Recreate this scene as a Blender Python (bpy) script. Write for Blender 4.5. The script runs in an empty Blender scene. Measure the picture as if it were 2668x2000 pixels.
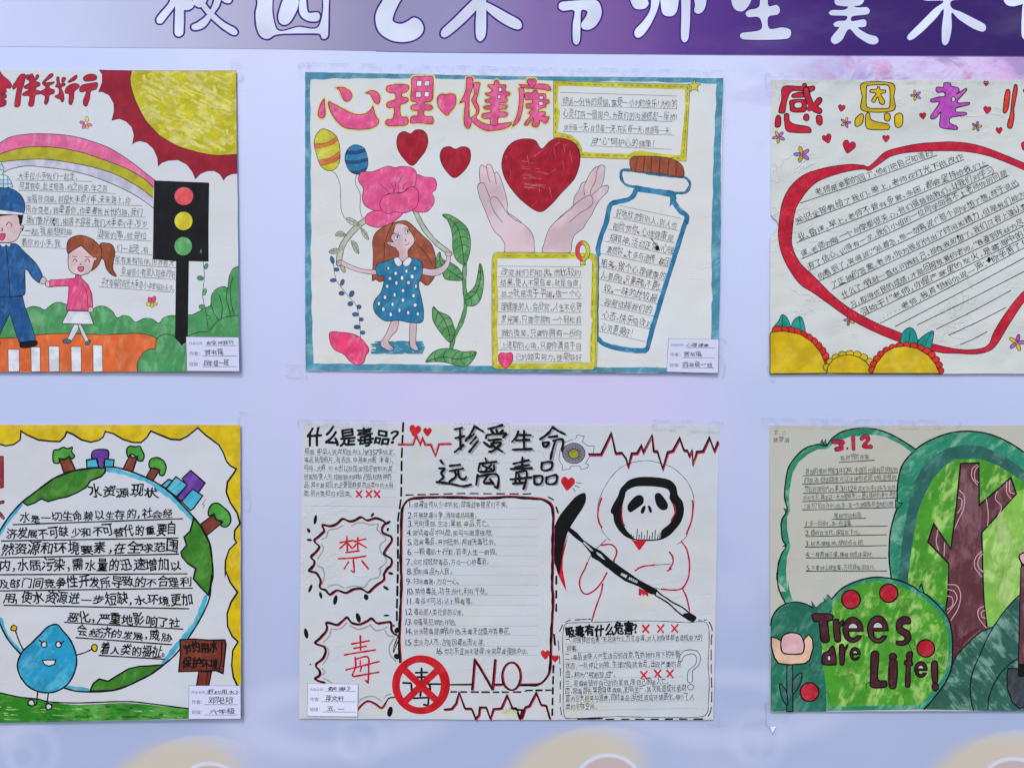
import bpy, math, random
import numpy as np
from mathutils.geometry import delaunay_2d_cdt
from mathutils import Vector

# ------------------------------------------------------------------ scene, camera, light
SC = bpy.context.scene
COL = SC.collection
S = 0.0005                      # metres of wall per picture unit: the wall is measured on a 2668 x 2000 grid
ZC = 1.60                       # height of the middle of the view above the ground
def wx(px): return (px - 1334.0) * S
def wz(py): return ZC + (1000.0 - py) * S

cam_d = bpy.data.cameras.new('camera'); cam = bpy.data.objects.new('camera', cam_d); COL.objects.link(cam)
cam_d.sensor_width = 36.0; cam_d.sensor_fit = 'HORIZONTAL'
CAM_DIST = 1.02
cam_d.lens = 36.0 * CAM_DIST / (2668 * S)
cam_d.clip_start = 0.02; cam_d.clip_end = 200
cam.location = (0, -CAM_DIST, ZC); cam.rotation_euler = (math.radians(90), 0, 0)
SC.camera = cam

w = bpy.data.worlds.new("World"); SC.world = w; w.use_nodes = True
nt = w.node_tree; bg = nt.nodes['Background']
sky = nt.nodes.new('ShaderNodeTexSky'); sky.sky_type = 'NISHITA'; sky.sun_disc = False
SUN_EL, SUN_ROT = math.radians(50), math.radians(200)
sky.sun_elevation = SUN_EL; sky.sun_rotation = SUN_ROT
sky.air_density = 1.0; sky.dust_density = 1.0; sky.ozone_density = 2.0
nt.links.new(sky.outputs[0], bg.inputs[0]); bg.inputs[1].default_value = 0.15
sun_d = bpy.data.lights.new('sun', 'SUN'); sun = bpy.data.objects.new('sun', sun_d); COL.objects.link(sun)
sun_d.energy = 0.9; sun_d.angle = math.radians(12); sun_d.color = (1.0, 0.965, 0.92)
# direction towards the sun: rotation measured from +Y clockwise, as in the sky texture
sd = Vector((math.sin(SUN_ROT) * math.cos(SUN_EL), math.cos(SUN_ROT) * math.cos(SUN_EL), math.sin(SUN_EL)))
sun.rotation_euler = sd.to_track_quat('Z', 'Y').to_euler()
SC.view_settings.view_transform = 'Standard'; SC.view_settings.look = 'None'
SC.view_settings.exposure = EXPO = 0.66; SC.view_settings.gamma = 1.0

# ------------------------------------------------------------------ colours and materials
EL = (0.85, 0.927, 1.02)         # light that reaches the wall, so that photographed colours can be turned into paint colours
def lin(v):
    v /= 255.0
    return v / 12.92 if v <= 0.04045 else ((v + 0.055) / 1.055) ** 2.4
def alb(r, g, b):
    return tuple(min(0.93, max(0.006, lin(c) / e)) for c, e in zip((r, g, b), EL)) + (1.0,)
def N(nt, t, **kw):
    n = nt.nodes.new(t)
    for k, v in kw.items(): setattr(n, k, v)
    return n
def mth(nt, op, a, b=None, c=None, clamp=False):
    n = nt.nodes.new('ShaderNodeMath'); n.operation = op; n.use_clamp = clamp
    for i, v in enumerate((a, b, c)):
        if v is None: continue
        if isinstance(v, (int, float)): n.inputs[i].default_value = v
        else: nt.links.new(v, n.inputs[i])
    return n.outputs[0]
def mixc(nt, f, a, b, mode='MIX'):
    n = nt.nodes.new('ShaderNodeMix'); n.data_type = 'RGBA'; n.blend_type = mode
    for i, v in ((0, f), (6, a), (7, b)):
        if isinstance(v, (int, float)): n.inputs[i].default_value = v
        elif isinstance(v, tuple): n.inputs[i].default_value = v
        else: nt.links.new(v, n.inputs[i])
    return n.outputs[2]
def ramp(nt, src, lo, hi, a=0.0, b=1.0):
    n = nt.nodes.new('ShaderNodeMapRange'); n.interpolation_type = 'SMOOTHSTEP'
    nt.links.new(src, n.inputs[0])
    n.inputs[1].default_value = lo; n.inputs[2].default_value = hi; n.inputs[3].default_value = a; n.inputs[4].default_value = b
    return n.outputs[0]
def noise(nt, vec, scale, detail=3.0, rough=0.55, dist=0.0):
    n = nt.nodes.new('ShaderNodeTexNoise'); n.inputs['Scale'].default_value = scale
    n.inputs['Detail'].default_value = detail; n.inputs['Roughness'].default_value = rough; n.inputs['Distortion'].default_value = dist
    if vec is not None: nt.links.new(vec, n.inputs['Vector'])
    return n.outputs[0]
def turned(nt, vec, ang, stretch):
    # turn the grain to the angle of the pen strokes, then draw it out along them
    n = nt.nodes.new('ShaderNodeMapping'); n.vector_type = 'TEXTURE'; nt.links.new(vec, n.inputs[0])
    n.inputs[2].default_value = (0, math.radians(-ang), 0); n.inputs[3].default_value = (stretch, 1, 1)
    return n.outputs[0]
def mapping(nt, vec, rot=(0, 0, 0), scale=(1, 1, 1), loc=(0, 0, 0)):
    n = nt.nodes.new('ShaderNodeMapping'); nt.links.new(vec, n.inputs[0])
    n.inputs[1].default_value = loc; n.inputs[2].default_value = rot; n.inputs[3].default_value = scale
    return n.outputs[0]

MATS = {}
def new_mat(name, rough=0.7, spec=0.3):
    m = bpy.data.materials.new(name); m.use_nodes = True; nt = m.node_tree
    b = nt.nodes['Principled BSDF']; b.inputs['Roughness'].default_value = rough
    b.inputs['Specular IOR Level'].default_value = spec
    return m, nt, b
def relief(nt, b, crumple, grain=0.00004, extra=None):
    """paper surface: long soft cockles, crease lines where the sheet was folded, fine tooth"""
    tc = nt.nodes.new('ShaderNodeTexCoord').outputs['Object']
    big = noise(nt, tc, 9.0, 2.0)
    mid = noise(nt, mapping(nt, tc, scale=(1, 1, 1.6), loc=(3, 1, 2)), 26.0, 3.0, 0.6, 0.4)
    cr = noise(nt, mapping(nt, tc, scale=(0.8, 1, 1.5), loc=(1, 4, 7)), 11.0, 4.0, 0.62, 1.2)
    crease = mth(nt, 'ABSOLUTE', mth(nt, 'SUBTRACT', cr, 0.5))
    crease = ramp(nt, crease, 0.0, 0.012, 1.0, 0.0)
    gate = ramp(nt, noise(nt, mapping(nt, tc, loc=(9, 9, 9)), 7.0, 2.0), 0.52, 0.62)
    crease = mth(nt, 'MULTIPLY', crease, gate)
    fine = noise(nt, tc, 900.0, 2.0)
    h = mth(nt, 'MULTIPLY', big, 0.0046 * (0.5 + crumple))
    h = mth(nt, 'ADD', h, mth(nt, 'MULTIPLY', mid, 0.0005 * crumple))
    h = mth(nt, 'ADD', h, mth(nt, 'MULTIPLY', crease, 0.00022 * crumple))
    h = mth(nt, 'ADD', h, mth(nt, 'MULTIPLY', fine, grain))
    if extra is not None: h = mth(nt, 'ADD', h, extra)
    bp = nt.nodes.new('ShaderNodeBump'); bp.inputs['Strength'].default_value = 1.0; bp.inputs['Distance'].default_value = 1.0
    nt.links.new(h, bp.inputs['Height']); nt.links.new(bp.outputs[0], b.inputs['Normal'])
CR = [0.5]                       # crumple of the sheet being drawn on
def marker(name, c1, c2=None, streak=0.6, ang=0.0, amt=0.55, rough=0.55, size=1.0):
    """felt pen or watercolour: strokes laid side by side in one direction, patches where the pen went twice"""
    key = (name, CR[0])
    if key in MATS: return MATS[key]
    m, nt, b = new_mat(name, rough, 0.14)
    if c2 is None: c2 = tuple(c + (215 - c) * 0.42 for c in c1)
    tc = nt.nodes.new('ShaderNodeTexCoord').outputs['Object']
    st = noise(nt, turned(nt, tc, ang, 6.0), 420.0 / size, 3.0, 0.6, 0.3)
    bl = noise(nt, turned(nt, tc, ang, 2.2), 75.0 / size, 5.0, 0.66, 0.8)
    bl2 = noise(nt, mapping(nt, tc, loc=(5, 2, 1)), 150.0 / size, 2.0, 0.5, 0.5)
    streak *= 0.55
    f = mth(nt, 'ADD', mth(nt, 'MULTIPLY', st, streak), mth(nt, 'MULTIPLY', bl, 1.0))
    f = mth(nt, 'ADD', f, mth(nt, 'MULTIPLY', bl2, 0.35))
    mean = (streak + 1.35) * 0.5
    f = ramp(nt, f, mean - 0.04, mean + 0.17, 0.0, amt * 0.92)
    dk = ramp(nt, noise(nt, mapping(nt, tc, loc=(2, 7, 3)), 70.0 / size, 3.0), 0.35, 0.65, 0.80, 1.04)
    col = mixc(nt, f, alb(*c1), alb(*c2))
    cmb = nt.nodes.new('ShaderNodeCombineColor')
    for i in range(3): nt.links.new(dk, cmb.inputs[i])
    col = mixc(nt, 1.0, col, cmb.outputs[0], 'MULTIPLY')
    nt.links.new(col, b.inputs['Base Color'])
    relief(nt, b, CR[0])
    MATS[key] = m
    return m
def ink(name='black_ink', c=(14, 14, 20), c2=None, rough=0.6):
    key = (name, CR[0])
    if key in MATS: return MATS[key]
    if sum(c) < 150: c = tuple(v * 0.45 for v in c); c2 = tuple(v * 0.7 for v in c2) if c2 else None
    m, nt, b = new_mat(name, rough, 0.12)
    tc = nt.nodes.new('ShaderNodeTexCoord').outputs['Object']
    c2 = c2 or tuple(v + (190 - v) * 0.16 for v in c)
    f = ramp(nt, noise(nt, tc, 260.0, 3.0), 0.48, 0.75)
    nt.links.new(mixc(nt, f, alb(*c), alb(*c2)), b.inputs['Base Color'])
    relief(nt, b, CR[0])
    MATS[key] = m
    return m
def paper_mat(name, c, crumple, stain=(188, 190, 160), st_amt=0.35):
    m, nt, b = new_mat(name, 0.75, 0.2)
    tc = nt.nodes.new('ShaderNodeTexCoord').outputs['Object']
    c = tuple(c)
    a = mixc(nt, ramp(nt, noise(nt, tc, 8.0, 4.0, 0.6, 0.5), 0.42, 0.68, 0.0, 0.6), alb(*c), alb(c[0] - 3, c[1] + 3, c[2] + 9))
    a = mixc(nt, ramp(nt, noise(nt, mapping(nt, tc, loc=(4, 4, 4)), 17.0, 5.0, 0.65, 1.0), 0.56, 0.75, 0.0, st_amt), a, alb(*stain))
    a = mixc(nt, ramp(nt, noise(nt, mapping(nt, tc, scale=(1, 1, 1), loc=(8, 1, 4)), 330.0, 4.0, 0.7), 0.68, 0.74, 0.0, 0.5), a, alb(140, 140, 138))
    nt.links.new(a, b.inputs['Base Color'])
    relief(nt, b, crumple)
    return m

# ------------------------------------------------------------------ tracing frames: local units -> wall grid
K36, K33, K32, K27, K16 = 2212 / 600, 2212 / 660, 2212 / 688, 2212 / 800, 2212 / 1334
FR = {'A': (780, 180, K36), 'B': (1380, 180, K36), 'C': (780, 580, K36), 'D': (1380, 580, K36),
      'E': (0, 160, K33), 'F': (0, 560, K33), 'G': (0, 1060, K33), 'H': (0, 1460, K33),
      'I': (770, 1080, K36), 'J': (1330, 1080, K36), 'K': (770, 1480, K36), 'L': (1330, 1480, K36),
      'M': (1980, 160, K32), 'N': (1980, 560, K32), 'O': (1980, 1080, K32), 'P': (1980, 1480, K32),
      'Q': (380, 0, K27), 'R': (1120, 0, K27), 'S': (1868, 0, K27), 'W': (0, 0, 1.0), 'Z': (0, 0, 2212 / 2668)}
cur = {'f': FR['W'], 'sheet': None, 'part': None}
def fr(k): cur['f'] = FR[k]
def pts(s):
    """a string of x,y pairs in the current frame (a letter before a pair switches the frame) -> wall grid"""
    if not isinstance(s, str):
        f = cur['f']; a = np.array(s, float); return a / f[2] + np.array([f[0], f[1]])
    out = []; f = cur['f']
    for t in s.split():
        if t in FR: f = FR[t]; continue
        x, y = t.split(','); out.append((float(x) / f[2] + f[0], float(y) / f[2] + f[1]))
    return np.array(out)
def catmull(p, closed, step=5.0):
    n = len(p)
    if n < 3: return resample(p, closed, step)
    out = []
    rng = range(n) if closed else range(n - 1)
    for i in rng:
        p0 = p[(i - 1) % n] if closed or i > 0 else p[0] * 2 - p[1]
        p1 = p[i]; p2 = p[(i + 1) % n]
        p3 = p[(i + 2) % n] if closed or i + 2 < n else p[-1] * 2 - p[-2]
        L = np.linalg.norm(p2 - p1); k = max(2, min(14, int(L / step) + 1))
        # centripetal-ish: tame tangents where spacing differs
        t1 = (p2 - p0) * 0.5; t2 = (p3 - p1) * 0.5
        for t in (t1, t2):
            l = np.linalg.norm(t)
            if l > L * 1.15: t *= L * 1.15 / l
        for j in range(k):
            u = j / k; u2 = u * u; u3 = u2 * u
            out.append((2 * u3 - 3 * u2 + 1) * p1 + (u3 - 2 * u2 + u) * t1 + (-2 * u3 + 3 * u2) * p2 + (u3 - u2) * t2)
    if not closed: out.append(p[-1])
    return np.array(out)
def resample(p, closed, step):
    out = []; n = len(p)
    for i in range(n if closed else n - 1):
        a = p[i]; b = p[(i + 1) % n]; k = max(1, int(np.linalg.norm(b - a) / step))
        for j in range(k): out.append(a + (b - a) * j / k)
    if not closed: out.append(p[-1])
    return np.array(out)
def inside(q, loops):
    q = np.asarray(q, float); r = np.zeros(len(q), bool)
    for lp in loops:
        x1, y1 = lp[:, 0], lp[:, 1]; x2, y2 = np.roll(x1, -1), np.roll(y1, -1)
        X = q[:, 0][:, None]; Y = q[:, 1][:, None]
        c = (y1 > Y) != (y2 > Y)
        with np.errstate(divide='ignore', invalid='ignore'):
            xi = (x2 - x1) * (Y - y1) / (y2 - y1) + x1
        r ^= (np.sum(c & (X < xi), axis=1) % 2).astype(bool)
    return r
def tess(loops, grid=60.0):
    vs, es = [], []
    for lp in loops:
        b = len(vs); n = len(lp); vs += [Vector(p) for p in lp]; es += [(b + i, b + (i + 1) % n) for i in range(n)]
    a = np.vstack(loops); lo = a.min(0); hi = a.max(0)
    if (hi - lo).min() > grid * 0.7:
        gx = np.arange(lo[0] + grid / 2, hi[0], grid); gy = np.arange(lo[1] + grid / 2, hi[1], grid)
        if len(gx) and len(gy):
            g = np.array(np.meshgrid(gx, gy)).reshape(2, -1).T
            g = g[inside(g, loops)]
            vs += [Vector(p) for p in g]
    v, e, f, *_ = delaunay_2d_cdt(vs, es, [], 0, 1e-4)
    V = np.array([(p.x, p.y) for p in v]); F = np.array([t for t in f if len(t) == 3])
    if len(F) == 0: return V, F
    cen = V[F].mean(1); F = F[inside(cen, loops)]
    return V, F

# ------------------------------------------------------------------ sheets and their parts
ZSTEP = 0.0000025
class Sheet:
    """a thing stuck on the wall: an Empty at its base with flat parts that follow its gentle waviness"""
    def __init__(s, name, label, cat, corners, group=None, gap=0.0004, warp=0.0030, seed=0, under=None, crumple=0.5):
        s.c = np.array(corners, float); s.under = under; s.gap = gap; s.warp = warp
        r = random.Random(seed); s.ph = [r.uniform(0, 6.28) for _ in range(6)]
        s.e = bpy.data.objects.new(name, None); COL.objects.link(s.e); s.e.empty_display_size = 0.02
        lo = s.c.min(0); hi = s.c.max(0); s.ox = (lo[0] + hi[0]) / 2; s.oy = hi[1]; s.lo = lo; s.hi = hi
        s.e.location = (wx(s.ox), 0, wz(s.oy))
        s.e['label'] = label; s.e['category'] = cat
        if group: s.e['group'] = group
        s.tilt = (r.uniform(0.0, 1.0), r.uniform(0.2, 1.0)); s.boxes = []; s.layer = 0; s.crumple = crumple; s.parts = {}
        cur['sheet'] = s; CR[0] = crumple
    def depth(s, q):
        """the sheet stands off the wall by a hair, a little more at one side: a slightly leaning plane"""
        q = np.asarray(q, float)
        base = s.under.depth(q) + 0.0003 if s.under is not None else 0.0
        u = (q[:, 0] - s.lo[0]) / (s.hi[0] - s.lo[0]); v = (q[:, 1] - s.lo[1]) / (s.hi[1] - s.lo[1])
        return base + s.gap + s.warp * (s.tilt[0] * u + s.tilt[1] * v)
    @property
    def top(s): return 60 * ZSTEP
class Part:
    def __init__(s, name, label=None, parent=None, sheet=None):
        s.name = name; s.label = label; s.parent = parent; s.sheet = sheet or cur['sheet']
        s.V = []; s.F = []; s.M = []; s.mats = []; s.n = 0
        cur['part'] = s
    def add(s, P, F, mat, lift=None):
        sh = s.sheet
        if lift is None:
            lo = P.min(0); hi = P.max(0); k = 0
            for bl, bh, l in sh.boxes:
                if l > k and bl[0] < hi[0] and bh[0] > lo[0] and bl[1] < hi[1] and bh[1] > lo[1]: k = l
            k += 1; sh.boxes.append((lo, hi, k)); lift = k * ZSTEP
        d = sh.depth(P) + lift
        X = np.column_stack([(P[:, 0] - sh.ox) * S, -d, (sh.oy - P[:, 1]) * S])
        if mat not in s.mats: s.mats.append(mat)
        # make every triangle face the viewer
        F = np.asarray(F); a = P[F[:, 0]]; b = P[F[:, 1]]; c = P[F[:, 2]]
        cr = (b[:, 0] - a[:, 0]) * (c[:, 1] - a[:, 1]) - (b[:, 1] - a[:, 1]) * (c[:, 0] - a[:, 0])
        F = np.where((cr > 0)[:, None], F[:, ::-1], F)
        s.V.append(X); s.F.append(F + s.n); s.M.append(np.full(len(F), s.mats.index(mat))); s.n += len(X)
    def build(s):
        if not s.F:
            s.obj = bpy.data.objects.new(s.name, None); COL.objects.link(s.obj); s.obj.parent = s.sheet.e; s.obj.empty_display_size = 0.01
            if s.label: s.obj['label'] = s.label
            return s.obj
        V = np.vstack(s.V); F = np.vstack(s.F); M = np.concatenate(s.M)
        me = bpy.data.meshes.new(s.name); me.from_pydata(V.tolist(), [], F.tolist())
        for m in s.mats: me.materials.append(m)
        me.polygons.foreach_set('material_index', M.astype(np.int32)); me.update()
        o = bpy.data.objects.new(s.name, me); COL.objects.link(o); o.parent = (s.parent.obj if s.parent is not None else s.sheet.e)
        if s.label: o['label'] = s.label
        s.obj = o
        return o
_open = []
def part(name, label=None, parent=None):
    done()
    p = Part(name, label, parent); _open.append(p); _main[0] = p; return p
_main = [None]
def sub(name, label=None):
    """a piece of the part drawn last"""
    m = _main[0]; p = part(name, label, m); _main[0] = m; return p
def done():
    while _open: _open.pop().build()
RN = random.Random(7)
def fill(mat, *loops, sm=1, ol=0, om=None, halo=0, hm=None, rough=0.0):
    ps = [pts(l) for l in loops]
    ps = [catmull(p, True) if sm else resample(p, True, 14) for p in ps]
    if rough: ps = [p + np.array([[RN.uniform(-rough, rough), RN.uniform(-rough, rough)] for _ in p]) for p in ps]
    if halo: ribbon(hm, halo, ps[0], True)
    V, F = tess(ps)
    if len(F): cur['part'].add(V, F, mat)
    if ol:
        for p in ps: ribbon(om or ink(), ol, p, True)
def ribbon(mat, wd, p, closed=False, vary=0.12, taper=0.0, cap=True):
    """pen stroke of width wd (frame units) along p (wall grid)"""
    wd = wd / cur['f'][2]
    keep = [0]
    for i in range(1, len(p)):
        if np.linalg.norm(p[i] - p[keep[-1]]) > 0.15: keep.append(i)
    p = p[keep]
    if len(p) < 2: p = np.vstack([p, p + [[0.4, 0]]])
    n = len(p)
    if closed: d = np.roll(p, -1, 0) - np.roll(p, 1, 0); a = p - np.roll(p, 1, 0); b = np.roll(p, -1, 0) - p
    else:
        d = np.zeros_like(p); d[1:-1] = p[2:] - p[:-2]; d[0] = p[1] - p[0]; d[-1] = p[-1] - p[-2]
        a = np.vstack([d[:1], p[1:] - p[:-1]]); b = np.vstack([p[1:] - p[:-1], d[-1:]])
    nm = lambda v: v / np.maximum(np.linalg.norm(v, axis=1)[:, None], 1e-6)
    a = nm(a); b = nm(b); d = nm(a + b + 1e-9)
    cosn = np.clip(np.sum(d * b, 1), 0.45, 1.0)
    nrm = np.column_stack([-d[:, 1], d[:, 0]])
    t = np.arange(n); ph = RN.uniform(0, 6)
    w = wd / 2 * (1 + vary * np.sin(t * 0.9 + ph) * 0.6 + vary * np.sin(t * 0.37 + ph * 2) * 0.6)
    if taper and not closed: w = w * (1 - taper * t / (n - 1))
    w = (w / cosn)[:, None]
    V = np.vstack([p + nrm * w, p - nrm * w]); F = []
    for i in range(n if closed else n - 1):
        j = (i + 1) % n; F += [(i, j, n + j), (i, n + j, n + i)]
    if not closed and wd > 1.2 and cap:
        for e, s in ((0, -1), (n - 1, 1)):
            c = p[e]; r = float(w[e][0]); an = math.atan2(d[e][1] * s, d[e][0] * s); b0 = len(V)
            k = 6; V = np.vstack([V] + [[c]] + [[c + r * np.array([math.cos(an + q), math.sin(an + q)])] for q in np.linspace(-math.pi / 2, math.pi / 2, k)])
            F += [(b0, b0 + 1 + i, b0 + 2 + i) for i in range(k - 1)]
    cur['part'].add(V, np.array(F), mat)
def line(mat, wd, s, sm=1, closed=False, vary=0.12, taper=0.0):
    p = pts(s); p = catmull(p, closed, 4.0) if sm else resample(p, closed, 14)
    ribbon(mat, wd, p, closed, vary, taper)
def ell(mat, cx, cy, rx, ry, rot=0, ol=0, om=None, hole=None):
    def lp(rx, ry): return [(cx + rx * math.cos(t) * math.cos(rot) - ry * math.sin(t) * math.sin(rot), cy + rx * math.cos(t) * math.sin(rot) + ry * math.sin(t) * math.cos(rot)) for t in np.linspace(0, 2 * math.pi, 17)[:-1]]
    L = [lp(rx, ry)]
    if hole: L.append(lp(*hole))
    fill(mat, *L, ol=ol, om=om)
def batch(mat, wd, segs, vary=0.1, sm=0):
    """many separate short strokes in one layer"""
    for s in segs: line(mat, wd, s, sm=sm, vary=vary); cur['sheet'].layer -= 1
    cur['sheet'].layer += 1
def dashes(mat, wd, s, on, off, sm=0, jit=0.15):
    p = pts(s); p = catmull(p, False, 3.0) if sm else resample(p, False, 3.0)
    L = np.concatenate([[0], np.cumsum(np.linalg.norm(np.diff(p, axis=0), axis=1))]); k = cur['f'][2]; on /= k; off /= k
    t = 0.0; lay = cur['sheet'].layer
    while t < L[-1] - on * 0.4:
        l = on * (1 + RN.uniform(-jit, jit)); q = [np.array([np.interp(u, L, p[:, 0]), np.interp(u, L, p[:, 1])]) for u in np.linspace(t, min(t + l, L[-1]), 4)]
        ribbon(mat, wd, np.array(q), False, 0.15); cur['sheet'].layer = lay; t += l + off * (1 + RN.uniform(-jit, jit))
    cur['sheet'].layer += 1
def heart(mat, cx, cy, r, ol=4, om=None, rot=0.0):
    q = [(0, 1.05), (-.55, .5), (-.95, -.1), (-.85, -.65), (-.4, -.85), (0, -.5), (.4, -.85), (.85, -.65), (.95, -.1), (.55, .5)]
    c, s = math.cos(rot), math.sin(rot)
    fill(mat, [(cx + r * (x * c - y * s), cy + r * (x * s + y * c)) for x, y in q], ol=ol, om=om)

# ------------------------------------------------------------------ writing
GLY = {}
CJKBOX = ((0.04, -0.08), (0.96, 0.84)); ASCH = 0.69
def glyph(ch, off):
    if (ch, off) not in GLY:
        c = bpy.data.curves.new('glyph', 'FONT'); c.body = ch; c.size = 1.0; c.resolution_u = 4 if ch.isascii() else 3
        c.fill_mode = 'FRONT'; c.offset = off
        o = bpy.data.objects.new('glyph', c); me = o.to_mesh()
        V = np.array([(v.co.x, v.co.y) for v in me.vertices]).reshape(-1, 2)
        me.calc_loop_triangles(); F = np.array([t.vertices[:] for t in me.loop_triangles]).reshape(-1, 3)
        o.to_mesh_clear(); bpy.data.objects.remove(o); bpy.data.curves.remove(c); GLY[(ch, off)] = (V, F)
    return GLY[(ch, off)]
HALF = '，。、！：；？,.!;:“”"（）()《》·'
def txt(s, x0, y0, x1, y1, h, mat=None, off=0.0, slant=0.0, wild=1.0, name=None, lift=None):
    """handwriting on the baseline (x0,y0)-(x1,y1), capital height h"""
    mat = mat or ink()
    a, b = pts([(x0, y0), (x1, y1)]); h = h / cur['f'][2]
    L = np.linalg.norm(b - a); u = (b - a) / L; v = np.array([u[1], -u[0]])
    wt = [0.5 if (c in HALF) else (0.6 if c.isascii() else 1.0) for c in s]
    W = sum(wt); cw = L / W; t = 0.0
    AV, AF, n = [], [], 0; drift = 0.0
    for c, wgt in zip(s, wt):
        if c != ' ':
            V, F = glyph(c, 0.0 if (off or mat.name.startswith('printed')) else (-0.006 if h > 19 else 0.0))
            if len(V):
                V = V.copy(); G0, G1 = CJKBOX
                if c.isascii() or c in '“”':
                    lo = V.min(0); hi = V.max(0); V[:, 0] -= (lo[0] + hi[0]) / 2
                    sx = h / ASCH * 0.9; V[:, 1] *= h / ASCH * 0.92; V[:, 0] *= sx; V[:, 0] += cw * wgt / 2
                    if c in '“”"': pass
                else:
                    V[:, 0] = (V[:, 0] - G0[0]) / (G1[0] - G0[0]); V[:, 1] = (V[:, 1] - G0[1]) / (G1[1] - G0[1])
                    # hand wobble
                    k = 0.038 * wild
                    p1, p2, p3, p4 = (RN.uniform(0, 6.28) for _ in range(4))
                    dx = k * np.sin(V[:, 1] * 5 + p1) + k * 0.6 * np.sin(V[:, 0] * 6 + p2); dy = k * np.sin(V[:, 0] * 5 + p3) + k * 0.6 * np.sin(V[:, 1] * 7 + p4)
                    V[:, 0] += dx; V[:, 1] += dy
                    sx = cw * 0.93 * (1 + RN.uniform(-.08, .06) * wild); sy = h * (1 + RN.uniform(-.22, .12) * wild)
                    V[:, 0] = V[:, 0] * sx + cw * 0.035; V[:, 1] = V[:, 1] * sy
                sh = slant + RN.uniform(-.12, .14) * wild; V[:, 0] += V[:, 1] * sh
                ro = RN.uniform(-.08, .08) * wild; cx = cw * wgt / 2
                x = V[:, 0] - cx; y = V[:, 1] - h / 2; V[:, 0] = cx + x * math.cos(ro) - y * math.sin(ro); V[:, 1] = h / 2 + x * math.sin(ro) + y * math.cos(ro)
                V[:, 1] += RN.uniform(-.05, .05) * h * wild; V[:, 0] += t + RN.uniform(-.02, .02) * cw
                P = a + V[:, :1] * u + V[:, 1:] * v
                AV.append(P); AF.append(F + n); n += len(P)
        t += wgt * cw
    if AV:
        A = np.vstack(AV); Fa = np.vstack(AF)
        if off:                     # a broad nib: the same stroke laid again round its own outline
            for k in range(6):
                t = k * math.pi / 3; cur['part'].add(A + np.array([math.cos(t), math.sin(t)]) * off * h, Fa, mat, lift)
        else: cur['part'].add(A, Fa, mat, lift)
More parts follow.
